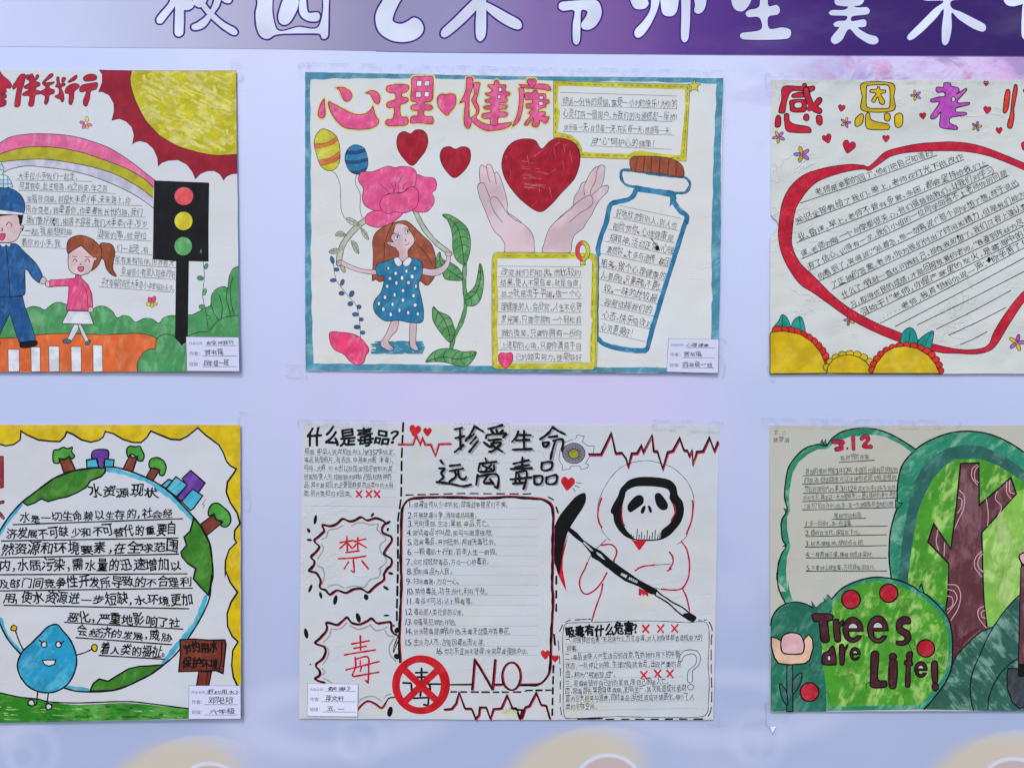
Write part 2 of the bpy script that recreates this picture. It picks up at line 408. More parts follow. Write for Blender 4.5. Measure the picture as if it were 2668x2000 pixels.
# ------------------------------------------------------------------ the printed display wall
def tag(o, label=None, cat=None, group=None, kind=None):
    for k, v in (('label', label), ('category', cat), ('group', group), ('kind', kind)):
        if v: o[k] = v
def box_mesh(name, x0, x1, y0, y1, z0, z1, mat, parent=None):
    me = bpy.data.meshes.new(name)
    v = [(x, y, z) for x in (x0, x1) for y in (y0, y1) for z in (z0, z1)]
    f = [(0, 1, 3, 2), (4, 6, 7, 5), (0, 4, 5, 1), (2, 3, 7, 6), (0, 2, 6, 4), (1, 5, 7, 3)]
    me.from_pydata(v, [], f); me.materials.append(mat); me.update()
    o = bpy.data.objects.new(name, me); COL.objects.link(o); o.parent = parent
    return o
def wall_material():
    """glossy vinyl print: pale lilac, soft clouds, white and straw coloured cloud scrolls along the foot, a watercolour bloom top right"""
    m, nt, b = new_mat('printed_vinyl', 0.5, 0.3)
    tc = N(nt, 'ShaderNodeTexCoord').outputs['Object']
    sp = N(nt, 'ShaderNodeSeparateXYZ'); nt.links.new(tc, sp.inputs[0])
    X = mth(nt, 'ADD', mth(nt, 'DIVIDE', sp.outputs[0], S), 1334.0)                      # print grid, in the same units as the posters
    Y = mth(nt, 'SUBTRACT', 1000.0, mth(nt, 'DIVIDE', mth(nt, 'SUBTRACT', sp.outputs[2], ZC), S))
    n1 = noise(nt, mapping(nt, tc, scale=(1, 1, 0.7)), 2.6, 3.0, 0.5)
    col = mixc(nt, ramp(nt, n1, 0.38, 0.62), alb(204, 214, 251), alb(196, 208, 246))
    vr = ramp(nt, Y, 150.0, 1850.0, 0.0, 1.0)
    col = mixc(nt, vr, col, alb(163, 177, 212))  # light falloff towards the foot of the wall, painted into the print colour
    # warm lilac tints down the gap between the two middle columns
    tx = mth(nt, 'SUBTRACT', 1.0, ramp(nt, mth(nt, 'ABSOLUTE', mth(nt, 'SUBTRACT', X, 1960.0)), 0.0, 520.0))
    tm = mth(nt, 'MULTIPLY', tx, ramp(nt, noise(nt, mapping(nt, tc, loc=(2, 0, 5)), 3.5, 3.0), 0.40, 0.62, 0.0, 0.2))
    col = mixc(nt, tm, col, alb(214, 208, 240))
    tx = mth(nt, 'SUBTRACT', 1.0, ramp(nt, mth(nt, 'ABSOLUTE', mth(nt, 'SUBTRACT', X, 700.0)), 0.0, 260.0))
    col = mixc(nt, mth(nt, 'MULTIPLY', tx, 0.22), col, alb(205, 200, 236))
    tx = mth(nt, 'MULTIPLY', ramp(nt, X, 620.0, 1150.0), mth(nt, 'SUBTRACT', 1.0, ramp(nt, X, 1650.0, 2020.0)))
    ty = mth(nt, 'MULTIPLY', ramp(nt, Y, 700.0, 1020.0), mth(nt, 'SUBTRACT', 1.0, ramp(nt, Y, 1090.0, 1450.0)))
    col = mixc(nt, mth(nt, 'MULTIPLY', mth(nt, 'MULTIPLY', tx, ty), 0.85), col, alb(199, 193, 233))
    def dist(cx, cy, ax=1.0, ay=1.0):
        dx = mth(nt, 'MULTIPLY', mth(nt, 'SUBTRACT', X, cx), ax); dy = mth(nt, 'MULTIPLY', mth(nt, 'SUBTRACT', Y, cy), ay)
        return mth(nt, 'SQRT', mth(nt, 'ADD', mth(nt, 'MULTIPLY', dx, dx), mth(nt, 'MULTIPLY', dy, dy)))
    def paint(col, d, r0, r1, r2, r3, rgb, a):
        """ring from r0..r3: fades in between r0 and r1, out between r2 and r3"""
        f = mth(nt, 'MULTIPLY', ramp(nt, d, r0, r1), mth(nt, 'SUBTRACT', 1.0, ramp(nt, d, r2, r3)))
        return mixc(nt, mth(nt, 'MULTIPLY', f, a), col, alb(*rgb))
    # watercolour bloom
    sn = noise(nt, mapping(nt, tc, scale=(1.0, 1, 1.8), loc=(1, 2, 3)), 11.0, 6.0, 0.62, 0.8)
    sx = mth(nt, 'MULTIPLY', ramp(nt, X, 1960.0, 2330.0), mth(nt, 'SUBTRACT', 1.0, ramp(nt, Y, 190.0, 360.0)))
    col = mixc(nt, mth(nt, 'MULTIPLY', sx, 0.55), col, alb(216, 190, 236))
    col = mixc(nt, mth(nt, 'MULTIPLY', mth(nt, 'MULTIPLY', ramp(nt, X, 2480.0, 2700.0), sx), 0.8), col, alb(214, 160, 214))
    col = mixc(nt, mth(nt, 'MULTIPLY', sx, ramp(nt, sn, 0.46, 0.62, 0.0, 0.85)), col, alb(160, 140, 196))
    sn2 = noise(nt, mapping(nt, tc, scale=(1.0, 1, 1.2), loc=(7, 2, 3)), 24.0, 5.0, 0.7, 0.5)
    col = mixc(nt, mth(nt, 'MULTIPLY', sx, ramp(nt, sn2, 0.50, 0.66, 0.0, 0.6)), col, alb(206, 130, 176))
    sy = mth(nt, 'MULTIPLY', mth(nt, 'SUBTRACT', 1.0, ramp(nt, dist(1960, 300, 1, 0.7), 30.0, 120.0)), ramp(nt, sn, 0.46, 0.62, 0.0, 0.5))
    col = mixc(nt, sy, col, alb(186, 182, 228))
    # cloud scrolls along the foot
    for cx, top, ax, at in ((530, 1912, 545, 1985), (1570, 1886, 1585, 1963), (2665, 1898, 2640, 1972), (-530, 1912, -515, 1985)):
        R = 250; d = dist(cx, top + R, 1.0, 1.0)
        mk = ramp(nt, mth(nt, 'ADD', X, mth(nt, 'MULTIPLY', Y, 0.3)), cx + 580 + 30, cx + 580 + 190, 1.0, 0.0)
        edge = mth(nt, 'SUBTRACT', 1.0, ramp(nt, d, R - 9, R + 4)); f = mth(nt, 'MULTIPLY', edge, mk)
        col = mixc(nt, mth(nt, 'MULTIPLY', f, 0.72), col, alb(194, 196, 206))
        f2 = mth(nt, 'MULTIPLY', mth(nt, 'SUBTRACT', 1.0, ramp(nt, mth(nt, 'ADD', d, mth(nt, 'MULTIPLY', mth(nt, 'SUBTRACT', X, cx), 0.22)), R - 50, R - 2)), mk)
        col = mixc(nt, mth(nt, 'MULTIPLY', f2, 0.88), col, alb(196, 188, 172))
        d3 = dist(ax, at + 95, 1.0, 1.0)
        col = mixc(nt, mth(nt, 'MULTIPLY', mth(nt, 'SUBTRACT', 1.0, ramp(nt, d3, 84, 94)), 0.85), col, alb(186, 168, 172))
        col = paint(col, d3, 84, 90, 93, 100, (206, 213, 236), 0.85)
        # pale tail sweeping off to the right
        tl = dist(cx + 330, top - 40, 0.35, 1.0)
        col = paint(col, tl, 40, 75, 85, 125, (200, 206, 236), 0.35)
    for cx, cy, R in ((80, 1955, 66), (940, 1925, 60), (1975, 1925, 66)):
        col = paint(col, dist(cx, cy), R - 26, R - 5, R - 2, R + 26, (196, 204, 236), 0.24)
        col = paint(col, dist(cx - 20, cy + 14), R * 0.2, R * 0.45, R * 0.5, R * 0.8, (196, 204, 236), 0.16)
    # faint print scratches
    sc = noise(nt, mapping(nt, tc, scale=(0.05, 1, 1)), 130.0, 2.0, 0.5)
    col = mixc(nt, ramp(nt, sc, 0.66, 0.78, 0.0, 0.28), col, alb(180, 186, 222))
    sp2 = noise(nt, mapping(nt, tc, loc=(3, 3, 3)), 210.0, 2.0, 0.5)
    col = mixc(nt, ramp(nt, sp2, 0.76, 0.80, 0.0, 0.7), col, alb(120, 124, 150))
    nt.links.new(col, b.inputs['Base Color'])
    bp = N(nt, 'ShaderNodeBump'); bp.inputs['Distance'].default_value = 1.0
    h = mth(nt, 'ADD', mth(nt, 'MULTIPLY', noise(nt, mapping(nt, tc, scale=(1, 1, 0.5)), 5.0, 2.0), 0.004), mth(nt, 'MULTIPLY', noise(nt, tc, 60.0, 3.0), 0.00010))
    nt.links.new(h, bp.inputs['Height']); nt.links.new(bp.outputs[0], b.inputs['Normal'])
    return m
core, _, bcore = new_mat('board_edge', 0.6); bcore.inputs['Base Color'].default_value = (0.55, 0.55, 0.56, 1)
WL, WR = -3.0, 3.0
wall = bpy.data.objects.new('display_wall', None); COL.objects.link(wall); wall.location = (0, 0, 0.75)
tag(wall, 'pale lilac printed display wall with cloud scrolls that all the hand drawn posters are stuck on', 'display wall')
box_mesh('backing_board', WL, WR, 0.0006, 0.018, -0.70, 2.05, core, wall)
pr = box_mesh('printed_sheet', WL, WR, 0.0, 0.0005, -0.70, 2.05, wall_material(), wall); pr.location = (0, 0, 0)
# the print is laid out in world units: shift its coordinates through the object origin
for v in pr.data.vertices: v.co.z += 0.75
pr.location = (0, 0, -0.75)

# ------------------------------------------------------------------ banner strip with cut-out characters
def banner_material():
    m, nt, b = new_mat('banner_print', 0.5, 0.15)
    tc = N(nt, 'ShaderNodeTexCoord').outputs['Object']
    sp = N(nt, 'ShaderNodeSeparateXYZ'); nt.links.new(tc, sp.inputs[0])
    n = noise(nt, mapping(nt, tc, scale=(1, 1, 2)), 4.0, 4.0)
    u = mth(nt, 'ADD', mth(nt, 'DIVIDE', sp.outputs[0], S * 2668), mth(nt, 'ADD', 0.5, mth(nt, 'MULTIPLY', mth(nt, 'SUBTRACT', n, 0.5), 0.05)))
    cr = N(nt, 'ShaderNodeValToRGB'); nt.links.new(u, cr.inputs[0])
    st = [(0.0, (198, 208, 243)), (0.08, (192, 202, 236)), (0.16, (182, 188, 220)), (0.25, (172, 170, 202)), (0.36, (142, 138, 176)), (0.44, (144, 142, 184)), (0.52, (130, 108, 168)), (0.60, (118, 86, 156)), (0.67, (92, 58, 142)), (0.74, (72, 40, 126)), (0.84, (60, 32, 110)), (1.0, (50, 28, 98))]
    el = cr.color_ramp.elements
    while len(el) > 1: el.remove(el[0])
    el[0].position = 0.0; el[0].color = alb(*st[0][1])
    for p, c in st[1:]: e = el.new(p); e.color = alb(*c)
    col = mixc(nt, ramp(nt, noise(nt, mapping(nt, tc, scale=(0.4, 1, 1)), 12.0, 4.0, 0.6), 0.5, 0.8, 0.0, 0.10), cr.outputs[0], alb(180, 170, 205))
    nt.links.new(col, b.inputs['Base Color'])
    bp = N(nt, 'ShaderNodeBump'); bp.inputs['Distance'].default_value = 1.0
    nt.links.new(mth(nt, 'MULTIPLY', noise(nt, mapping(nt, tc, scale=(1, 1, 0.6)), 7.0, 2.0), 0.003), bp.inputs['Height']); nt.links.new(bp.outputs[0], b.inputs['Normal'])
    return m
ban = Sheet('title_banner', 'grey to deep purple banner strip across the top with big white hand lettered characters', 'banner', [(-4400, -260), (7068, -260), (7068, 150), (-4400, 108)], gap=0.0003, warp=0.0, crumple=0.2)
ban.ox = 1334.0; ban.e.location = (0, 0, wz(ban.oy))
bm_ = banner_material()
p = part('banner_strip'); fill(bm_, [(-4400, -260), (7068, -260), (7068, 160), (2668, 147), (1900, 143), (1120, 136), (700, 128), (380, 125), (-4400, 80)], sm=0)
white = marker('banner_white', (218, 228, 250), (212, 222, 248), 0.1, 0, 0.4, 0.4, 9.0)
outl = ink('banner_outline', (62, 34, 128), (52, 30, 110))
edge_line = ink('banner_edge', (110, 98, 150), (130, 120, 165))
fr('W'); line(edge_line, 1.6, '2668,147.6 1900,143.6 1120,136.6 980,133.8', sm=0)  # thin greyish purple line along the banner's lower edge
def hanzi(label, *loops, o=13):
    part('title_character', label)
    P0 = []
    for l in loops:
        l = l if isinstance(l, tuple) else (l,)
        P0.append([catmull(pts(x), True) for x in l])
    for L in P0: ribbon(outl, o * 2, L[0], True, 0.05)
    for L in P0:
        V, F = tess(L); cur['part'].add(V, F, white)
    for L in P0:
        for h in L[1:]: ribbon(outl, o * 0.8, h, True, 0.05)
fr('Q')
hanzi('white lettered character with a purple outline, first of the row on the grey part',
      '190,-60 240,-30 215,40 140,140 115,170 85,168 78,140 100,105 170,20 ', '212,-160 275,-160 275,60 270,240 245,265 220,260 208,235 212,60',
      '60,-120 330,-120 335,-70 60,-70', '215,-10 300,-20 345,20 340,55 300,75 240,60', '330,-90 640,-110 640,-60 330,-40',
      '370,-40 440,-20 420,40 380,55 340,20', '520,-40 600,-50 620,0 600,25 560,15 ',
      '420,20 470,80 560,160 640,205 662,235 645,255 610,245 520,180 420,80 370,-10', '540,-20 530,40 490,100 430,190 370,218 335,212 332,185 380,160 450,100 490,20 500,-30')
hanzi('white lettered character like a box with strokes inside, second of the row',
      ('800,-150 1330,-150 1318,20 1312,260 1295,280 1270,280 1250,245 1000,245 930,255 880,282 830,265 800,200 792,100 805,20', '945,-60 1245,-60 1245,185 1100,192 945,205'),
      '1000,-10 1050,-40 1100,0 1090,70 1040,160 1000,182 965,165 955,120 975,40', '1115,-30 1150,-20 1160,60 1175,95 1245,95 1245,150 1180,155 1130,130 1105,80', '960,-70 1240,-70 1240,-20 960,-20')
hanzi('white lettered character curling round like a hook, third of the row',
      '1600,-180 1900,-190 1890,-90 1820,30 1785,110 1780,155 1830,175 1880,160 1930,130 1975,150 2000,200 1985,250 1930,290 1840,305 1750,285 1680,230 1655,150 1665,80 1710,0 1740,-80 1600,-90', '1500,-260 2050,-270 2050,-210 1500,-200')
fr('R')
hanzi('white lettered character with three spread legs on the lilac part, fourth of the row',
      '345,-160 400,-160 405,30 405,210 395,270 362,300 335,270 330,180 338,40', '330,-10 370,20 330,80 230,180 140,255 105,272 80,255 90,215 180,130 270,40',
      '400,20 460,45 560,100 640,145 662,180 650,210 610,210 520,165 440,105 400,60', '120,-90 620,-95 620,-40 120,-35')
hanzi('white lettered character like a hook with one long leg, fifth of the row',
      ('940,20 1040,8 1180,0 1220,25 1238,90 1220,150 1180,200 1130,218 1095,205 1092,170 1120,130 1135,85 1090,80 1085,200 1078,300 1055,325 1032,300 1030,180 1040,80 960,80 930,60',), '930,-110 1260,-118 1260,-70 930,-60', '1000,-160 1045,-160 1045,-30 1000,-30', '1140,-160 1185,-160 1185,-30 1140,-30')
hanzi('white lettered character of several hanging strokes where the banner turns purple, sixth of the row',
      '1440,-120 1490,-120 1560,-10 1575,30 1545,65 1480,65 1450,20 1440,-20', '1600,-150 1665,-150 1650,30 1600,160 1540,250 1500,275 1475,255 1480,215 1540,150 1590,60',
      '1665,-120 1790,-110 1785,60 1760,110 1720,120 1680,105 1665,50', '1815,-120 1870,-120 1875,100 1862,280 1835,308 1810,280 1812,100', '1900,-100 1990,-120 1990,20 1970,80 1935,102 1905,85 1910,40',
      '1680,-150 2000,-160 2000,-100 1680,-90', o=11)
fr('S')
hanzi('white lettered character with three crossbars on the purple part, seventh of the row',
      '100,-90 200,-110 245,-10 235,30 200,75 165,85 130,70 108,30', '310,-120 370,-120 368,40 430,38 452,70 440,105 370,125 378,208 470,200 525,215 532,250 510,280 340,290 190,285 165,265 180,240 315,215 305,130 225,125 205,100 230,75 305,45', '220,-50 460,-60 460,-20 220,-10', o=7)
hanzi('white lettered character of four bars over two spread legs, eighth of the row',
      '940,-80 990,-80 985,45 1080,55 1100,80 1085,105 975,120 970,155 1060,142 1076,165 1065,195 1015,202 1080,245 1150,268 1162,300 1140,320 1090,315 1010,265 950,212 900,290 850,320 822,300 825,270 880,200 850,195 838,175 870,155 925,150 935,118 820,112 806,92 830,75 940,60',
      '845,10 860,-5 1050,-10 1058,10 1030,40 930,48 860,38', o=7)
hanzi('white lettered character with a long left leg on the dark purple part, ninth of the row',
      '1480,-60 1800,-70 1810,-10 1690,8 1690,60 1760,90 1860,140 1930,180 1935,215 1910,230 1840,205 1740,140 1690,95 1690,200 1670,300 1645,328 1622,310 1620,200 1632,70 1580,130 1480,230 1410,285 1385,292 1368,275 1380,250 1470,160 1560,70 1630,10 1485,2', o=6)
hanzi('white lettered character cut by the right edge of the photo, last of the row',
      '2065,-60 2400,-80 2410,10 2212,30 2130,48 2075,25', '2212,20 2290,20 2280,200 2260,290 2225,295 2195,260 2195,120', o=6)
done()
# ------------------------------------------------------------------ helpers shared by the posters
def paper_sheet(s, mat, corners=None, thick=0.00035, name='paper'):
    """the sheet of drawing paper itself: front, back and edge"""
    P = part(name); fill_pts = np.array(corners if corners is not None else s.c, float)
    p = resample(fill_pts, True, 14)
    p = p + np.array([[math.sin(i * 0.7 + s.ph[0]) * 0.35, math.sin(i * 0.53 + s.ph[1]) * 0.35] for i in range(len(p))])
    V, F = tess([p]); P.add(V, F, mat, 0.0)
    # edge strip going back to the wall side
    n = len(p); d0 = s.depth(p); X = lambda dd: np.column_stack([(p[:, 0] - s.ox) * S, -dd, (s.oy - p[:, 1]) * S])
    b0 = P.n; P.V.append(np.vstack([X(d0), X(d0 - thick)])); P.n += 2 * n
    E = []
    for i in range(n):
        j = (i + 1) % n; E += [(b0 + i, b0 + j, b0 + n + j), (b0 + i, b0 + n + j, b0 + n + i)]
    P.F.append(np.array(E)); P.M.append(np.zeros(len(E), int)); done()
def leaf(mat, outline, midrib, nv=4, ol=5, om=None, sm=1):
    fill(mat, outline, sm=sm, ol=ol, om=om)
    o = pts(outline); m = catmull(pts(midrib), False, 4.0); ribbon(om or ink(), ol, m); lay = cur['sheet'].layer
    o2 = catmull(o, True)
    for k in range(1, nv + 1):
        i = int(len(m) * k / (nv + 1)); i = max(1, min(len(m) - 2, i)); d = m[i + 1] - m[i - 1]; d = d / np.linalg.norm(d); nn = np.array([-d[1], d[0]])
        for s in (1, -1):
            dr = nn * s + d * 0.55 * (1 if k else 1); dr /= np.linalg.norm(dr); best = 0
            for t in np.arange(1, 60, 1.0):
                if not inside([m[i] + dr * t], [o2])[0]: break
                best = t
            if best > 2: ribbon(om or ink(), ol * 0.7, np.array([m[i], m[i] + dr * best * 0.5 + d * -1, m[i] + dr * best * 0.92])); cur['sheet'].layer = lay
    cur['sheet'].layer = lay + 1
def written(s, x0, y0, x1, y1, h, off=0.0, mat=None, rule=None, rw=3.5, rm=None, slant=0.0, wild=1.0):
    part('handwritten_line')
    if rule: line(rm or mat or ink(), rw, [(rule[0], rule[1]), (rule[2], rule[3])], sm=0)
    if s: txt(s, x0, y0, x1, y1, h, mat, off, slant, wild)
def hatch(mat, loop, n, ang, wd, seed=1, lo=0.1, hi=0.5):
    """loose marker strokes inside a shape"""
    r = random.Random(seed); p = pts(loop); a, b = p.min(0), p.max(0); lay = cur['sheet'].layer; dx, dy = math.cos(ang), math.sin(ang)
    k = 0
    while k < n:
        c = np.array([r.uniform(a[0], b[0]), r.uniform(a[1], b[1])]); L = r.uniform(lo, hi) * (b - a).max() / 2
        q = np.array([c + np.array([dx, dy]) * L * t + np.array([-dy, dx]) * math.sin(t * 2) * L * 0.05 for t in np.linspace(-1, 1, 7)])
        q = q[inside(q, [p])]; k += 1
        if len(q) > 2: ribbon(mat, wd * r.uniform(0.6, 1.2), q, vary=0.3, taper=r.uniform(0, 0.6), cap=False); cur['sheet'].layer = lay
    cur['sheet'].layer = lay + 1
BK = lambda: ink()
pen = lambda: ink('fineliner', (40, 40, 50), (70, 70, 82))

# ------------------------------------------------------------------ poster: girl under a flower, red hearts, hands, bottle (top middle)
s2 = Sheet('poster', 'hand drawn poster with blue border, a girl under a pink flower and a bottle', 'poster',
           [(794.9, 187.6), (1884.5, 205.8), (1867.7, 972.8), (796.3, 965.7)], 'hand drawn posters on the wall', seed=2, crumple=0.55)
paper_sheet(s2, paper_mat('paper_blue_border', (208, 211, 212), 0.55))
teal = marker('teal_border', (74, 140, 168), (128, 180, 192), 0.35, 35, 0.8, size=1.6)
pink = marker('pink', (220, 84, 140), (230, 146, 180), 0.5, 78, 0.55); red = marker('red', (158, 20, 42), (188, 60, 78), 0.8, 70, 0.28)
yel = marker('yellow_green', (190, 188, 52), (212, 210, 110), 0.4, 5, 0.8); blue = marker('blue', (40, 118, 160), (84, 150, 184), 0.4, 60, 0.6)
grn = marker('green', (84, 148, 90), (140, 186, 140), 0.5, 60, 0.6); brn = marker('red_brown', (150, 78, 56), (176, 112, 84), 0.7, 75, 0.6)
skin = marker('skin', (212, 188, 196), (206, 196, 208), 0.3, 60, 0.8, size=3); orange = marker('orange', (214, 108, 62), (226, 150, 110), 0.5, 5, 0.6)
halo = marker('halo_yellow', (212, 208, 124), (214, 212, 168), 0.3, 30, 0.8); maroon = ink('maroon_ink', (110, 26, 46))
ltpink = marker('deep_pink', (226, 66, 118), (236, 140, 170), 0.6, 70, 0.6)
dkblue = marker('dark_blue', (36, 70, 130), (60, 96, 150), 0.4, 30, 0.5); greyg = marker('grey_green', (178, 186, 168), (198, 202, 192), 0.3, 60, 0.6)
wht = marker('paper_white', (220, 222, 232), (208, 212, 224), 0.2, 0, 0.6)
part('border')
fill(teal, 'A 56,30 B 0,77 1000,83 1858,95 1832,700 D 1830,0 1820,700 1797,1446 700,1440 C 1800,1435 900,1425 62,1421 58,700 A 56,1000',
     'A 108,105 140,100 230,104 330,92 460,100 560,92 700,96 800,92 950,98 1100,92 1300,96 1500,104 1640,100 1800,104 1980,112 2100,108 B 60,112 200,118 400,120 600,128 800,122 1000,130 1200,128 1400,142 1600,138 1700,150 1792,152 1782,250 1788,350 1772,480 1776,600 1760,760 1762,900 1752,1050 1756,1200 1746,1350 D 1742,0 1745,100 1736,300 1745,480 1738,600 1752,740 1738,800 1740,960 1735,1110 1730,1392 1400,1396 1100,1386 800,1392 640,1386 400,1390 C 2100,1378 1800,1374 1500,1372 1200,1362 900,1356 600,1358 400,1352 250,1358 140,1350 138,1250 128,1100 130,950 118,820 124,700 112,560 118,400 110,250 118,100 A 112,1400 116,1200 108,1000 116,800 104,600 110,400 102,250', sm=0, rough=0.5)
fr('A')
heartsy = ['238,292 205,340 183,410 185,455 210,476 235,470 250,440 245,370', '285,315 340,345 420,385 500,425 570,440 640,430 690,390 705,362 720,400 735,455 765,495 750,540 700,570 620,582 520,580 430,562 360,500 310,430 285,360',
           '360,185 400,178 450,190 495,225 508,265 490,300 455,315 425,295 405,250 385,205', '640,235 690,210 740,222 772,260 775,310 755,342 725,325 700,280 680,245',
           '870,160 950,152 1040,158 1055,185 1030,225 990,235 985,270 1040,280 1045,310 1010,335 970,350 978,460 1030,465 1048,500 1030,540 950,548 860,550 830,525 845,488 900,478 912,375 870,378 838,360 845,325 900,305 925,290 918,238 870,232 838,210 838,178',
           '1100,78 1180,75 1270,72 1288,90 1285,180 1280,290 1255,318 1205,322 1210,345 1265,352 1280,380 1250,402 1200,402 1205,455 1270,460 1285,480 1280,528 1150,522 1068,522 1075,470 1100,455 1138,450 1135,405 1095,400 1072,378 1085,350 1130,345 1125,325 1078,310 1070,280 1078,180 1080,100',
           '1415,450 1350,390 1325,320 1330,270 1370,245 1410,250 1455,240 1495,255 1505,310 1490,370 1450,415',
           '1605,90 1635,82 1665,92 1668,150 1662,190 1640,250 1632,290 1635,470 1665,480 1630,575 1590,545 1582,470 1590,320 1545,330 1580,260 1600,200 1605,150',
           '1680,140 1735,138 1730,180 1715,250 1700,310 1725,370 1725,420 1700,470 1740,510 1800,535 1860,540 1920,530 2035,520 2020,550 1960,580 1880,595 1800,595 1720,560 1650,490 1690,440 1700,400 1665,330 1655,300 1680,250 1675,190',
           '1895,110 1918,130 1920,155 1980,158 1985,180 1975,215 2020,235 2015,258 1980,270 2000,300 1985,325 1920,330 1920,345 1960,350 1995,355 1985,385 1920,395 1925,415 1985,420 2000,440 1975,465 1910,475 1905,540 1835,540 1835,485 1770,480 1752,460 1760,435 1810,425 1838,418 1835,395 1780,390 1770,370 1800,358 1838,355 1835,330 1795,325 1785,300 1830,290 1845,270 1800,258 1790,240 1830,228 1850,210 1810,170 1815,155 1870,155 1872,130',
           '2115,155 2200,160 2260,150 2350,150 2395,165 2415,205 2395,215 2330,200 2240,195 2150,185', '2110,190 2145,185 2160,220 2150,330 2135,430 2105,510 2050,555 2060,520 2090,450 2108,350 2112,260',
           'B -40,235 20,235 40,210 72,212 80,240 150,245 158,300 185,305 182,335 158,340 152,370 85,395 88,415 145,415 150,440 120,460 185,465 180,490 150,530 100,500 90,540 60,565 20,545 35,500 30,470 -20,545 -50,540 -30,500 10,450 -10,430 15,400 20,380 -30,380 -30,340 20,335 20,300 -40,300',
           'B 20,190 -5,160 -25,130 -15,105 10,100 20,110 40,98 62,110 60,145']
HOLES = ('1130,115 1178,115 1175,170 1125,168', '1205,118 1250,118 1250,165 1200,165', '1120,222 1170,222 1168,275 1115,275', '1205,222 1245,222 1245,270 1200,270', '1915,185 1945,182 1942,220 1912,218', '1905,255 1935,255 1930,292 1905,290', 'B 93,265 130,265 128,295 90,295', 'B 90,320 128,320 125,355 88,352')
part('title_glow', 'yellow glow drawn round the pink title')
for q in heartsy: ribbon(halo, 34, catmull(pts(q), True), True)
for lab, idx, hh in (('first pink character, a smile with drops', (0, 1, 2, 3), ()), ('second pink character with four window holes', (4, 5), (0, 1, 2, 3)), ('small pink heart between the title characters', (6,), ()), ('third pink character with a long sweep', (7, 8, 9), (4, 5)), ('last pink character with a heart on top', (10, 11, 12, 13), (6, 7))):
    part('title_character' if idx != (6,) else 'title_heart', lab)
    for i in idx: fill(pink, heartsy[i], ol=7, om=maroon)
    for i in hh: fill(wht, HOLES[i], sm=0, ol=6, om=maroon)
part('drawn_balloon', 'yellow balloon with orange stripes')
fill(yel, '240,577 330,620 375,690 392,800 385,900 340,965 270,978 200,920 160,800 143,720 160,640 200,590', ol=6)
fill(orange, '143,722 240,718 310,690 358,648 372,685 320,725 240,752 150,765', sm=0, ol=4); fill(orange, '180,878 270,865 340,830 380,795 390,860 340,895 270,915 205,930', sm=0, ol=4)
line(pen(), 5, '310,980 350,1010 390,1100 398,1200 405,1360 435,1430')
part('drawn_balloon', 'blue balloon with dark stripes')
fill(blue, '545,730 620,760 650,830 660,890 650,960 600,1010 540,1012 480,975 445,900 440,840 460,780 500,742', ol=6)
for q in ('455,785 540,795 630,768 638,795 550,820 452,822', '442,882 540,885 655,858 655,885 560,912 450,908', '485,978 560,985 645,955 630,990 600,1010 540,1012'): fill(dkblue, q, sm=0, ol=4)
line(pen(), 5, '550,1018 540,1100 585,1200 585,1340 605,1430')
for lab, q in (('red heart over the flower', '1085,930 1010,870 950,780 936,700 955,630 1010,603 1070,625 1110,592 1170,587 1220,625 1235,700 1215,780 1160,860'), ('small red heart by the hands', '1490,1048 1410,980 1360,890 1353,820 1380,765 1440,748 1500,772 1560,750 1620,760 1645,810 1635,900 1580,985')):
    part('drawn_heart', lab); fill(red, q, ol=6)
# vine arch, sprigs, flower
part('drawn_vine_arch', 'left end of the vine arch')
fr('C')
line(pen(), 58, '660,-40 560,40 480,125 415,225 390,320 382,395', vary=0.05); line(greyg, 46, '660,-40 560,40 480,125 415,225 390,320 382,395', vary=0.05)
part('drawn_vine_arch', 'right end of the vine arch'); line(pen(), 50, '1110,-120 1165,0 1230,100 1320,200 1450,300', vary=0.05); line(greyg, 38, '1110,-120 1165,0 1230,100 1320,200 1450,300', vary=0.05)
part('drawn_leaf', 'grey bud at the vine end'); fill(greyg, '392,415 420,415 440,440 442,478 415,470 398,440', ol=5)
_L = 0
for q, mrb in (('350,130 365,95 410,85 455,130 400,135', '350,130 400,108 450,130'), ('285,285 315,255 382,252 375,290 320,302', '285,285 330,272 378,268'), ('590,55 640,85 670,165 622,140', '592,58 630,100 668,162'), ('500,178 555,205 575,300 530,270', '503,182 545,240 574,298'), ('445,-35 490,-45 560,-5 575,30 500,20', '445,-35 510,-10 575,28')):
    part('drawn_leaf', 'small grey leaf of the vine arch'); leaf(greyg, q, mrb, 3, 4, pen())
part('drawn_flower', 'big pink flower over the girl\'s head')
fr('A')
sub('petal'); fill(pink, '1130,1020 1200,1040 1290,1050 1320,1100 1310,1160 1275,1195 1295,1240 1290,1300 1230,1370 1150,1378 1080,1350 1140,1290 1145,1220 1105,1135', ol=6, om=maroon)
sub('petal'); fill(pink, '790,1360 720,1362 650,1400 632,1450 655,1495 750,1525 850,1500 920,1460 980,1410 990,1385 930,1372 860,1380', ol=6, om=maroon)
sub('petal'); fill(pink, '575,1090 570,1040 600,990 700,988 790,955 860,935 915,948 1000,937 1090,955 1128,1010 1120,1080 1105,1130 1040,1150 1000,1185 860,1200 810,1230 775,1290 790,1355 720,1360 640,1320 605,1250 615,1150', ol=6, om=maroon)
sub('petal'); fill(pink, '850,1208 950,1200 1010,1180 1060,1140 1110,1140 1145,1190 1140,1290 1100,1350 1000,1388 930,1372 860,1392 800,1365 775,1310 795,1240', ol=6, om=maroon)
for q in ('765,1100 820,1145 865,1200', '872,1090 905,1150 905,1195', '930,1085 910,1195', '980,1040 950,1130 955,1195', '1028,1095 1000,1140 997,1190'): line(maroon, 5, q)
part('drawn_berry_sprig'); fr('C')
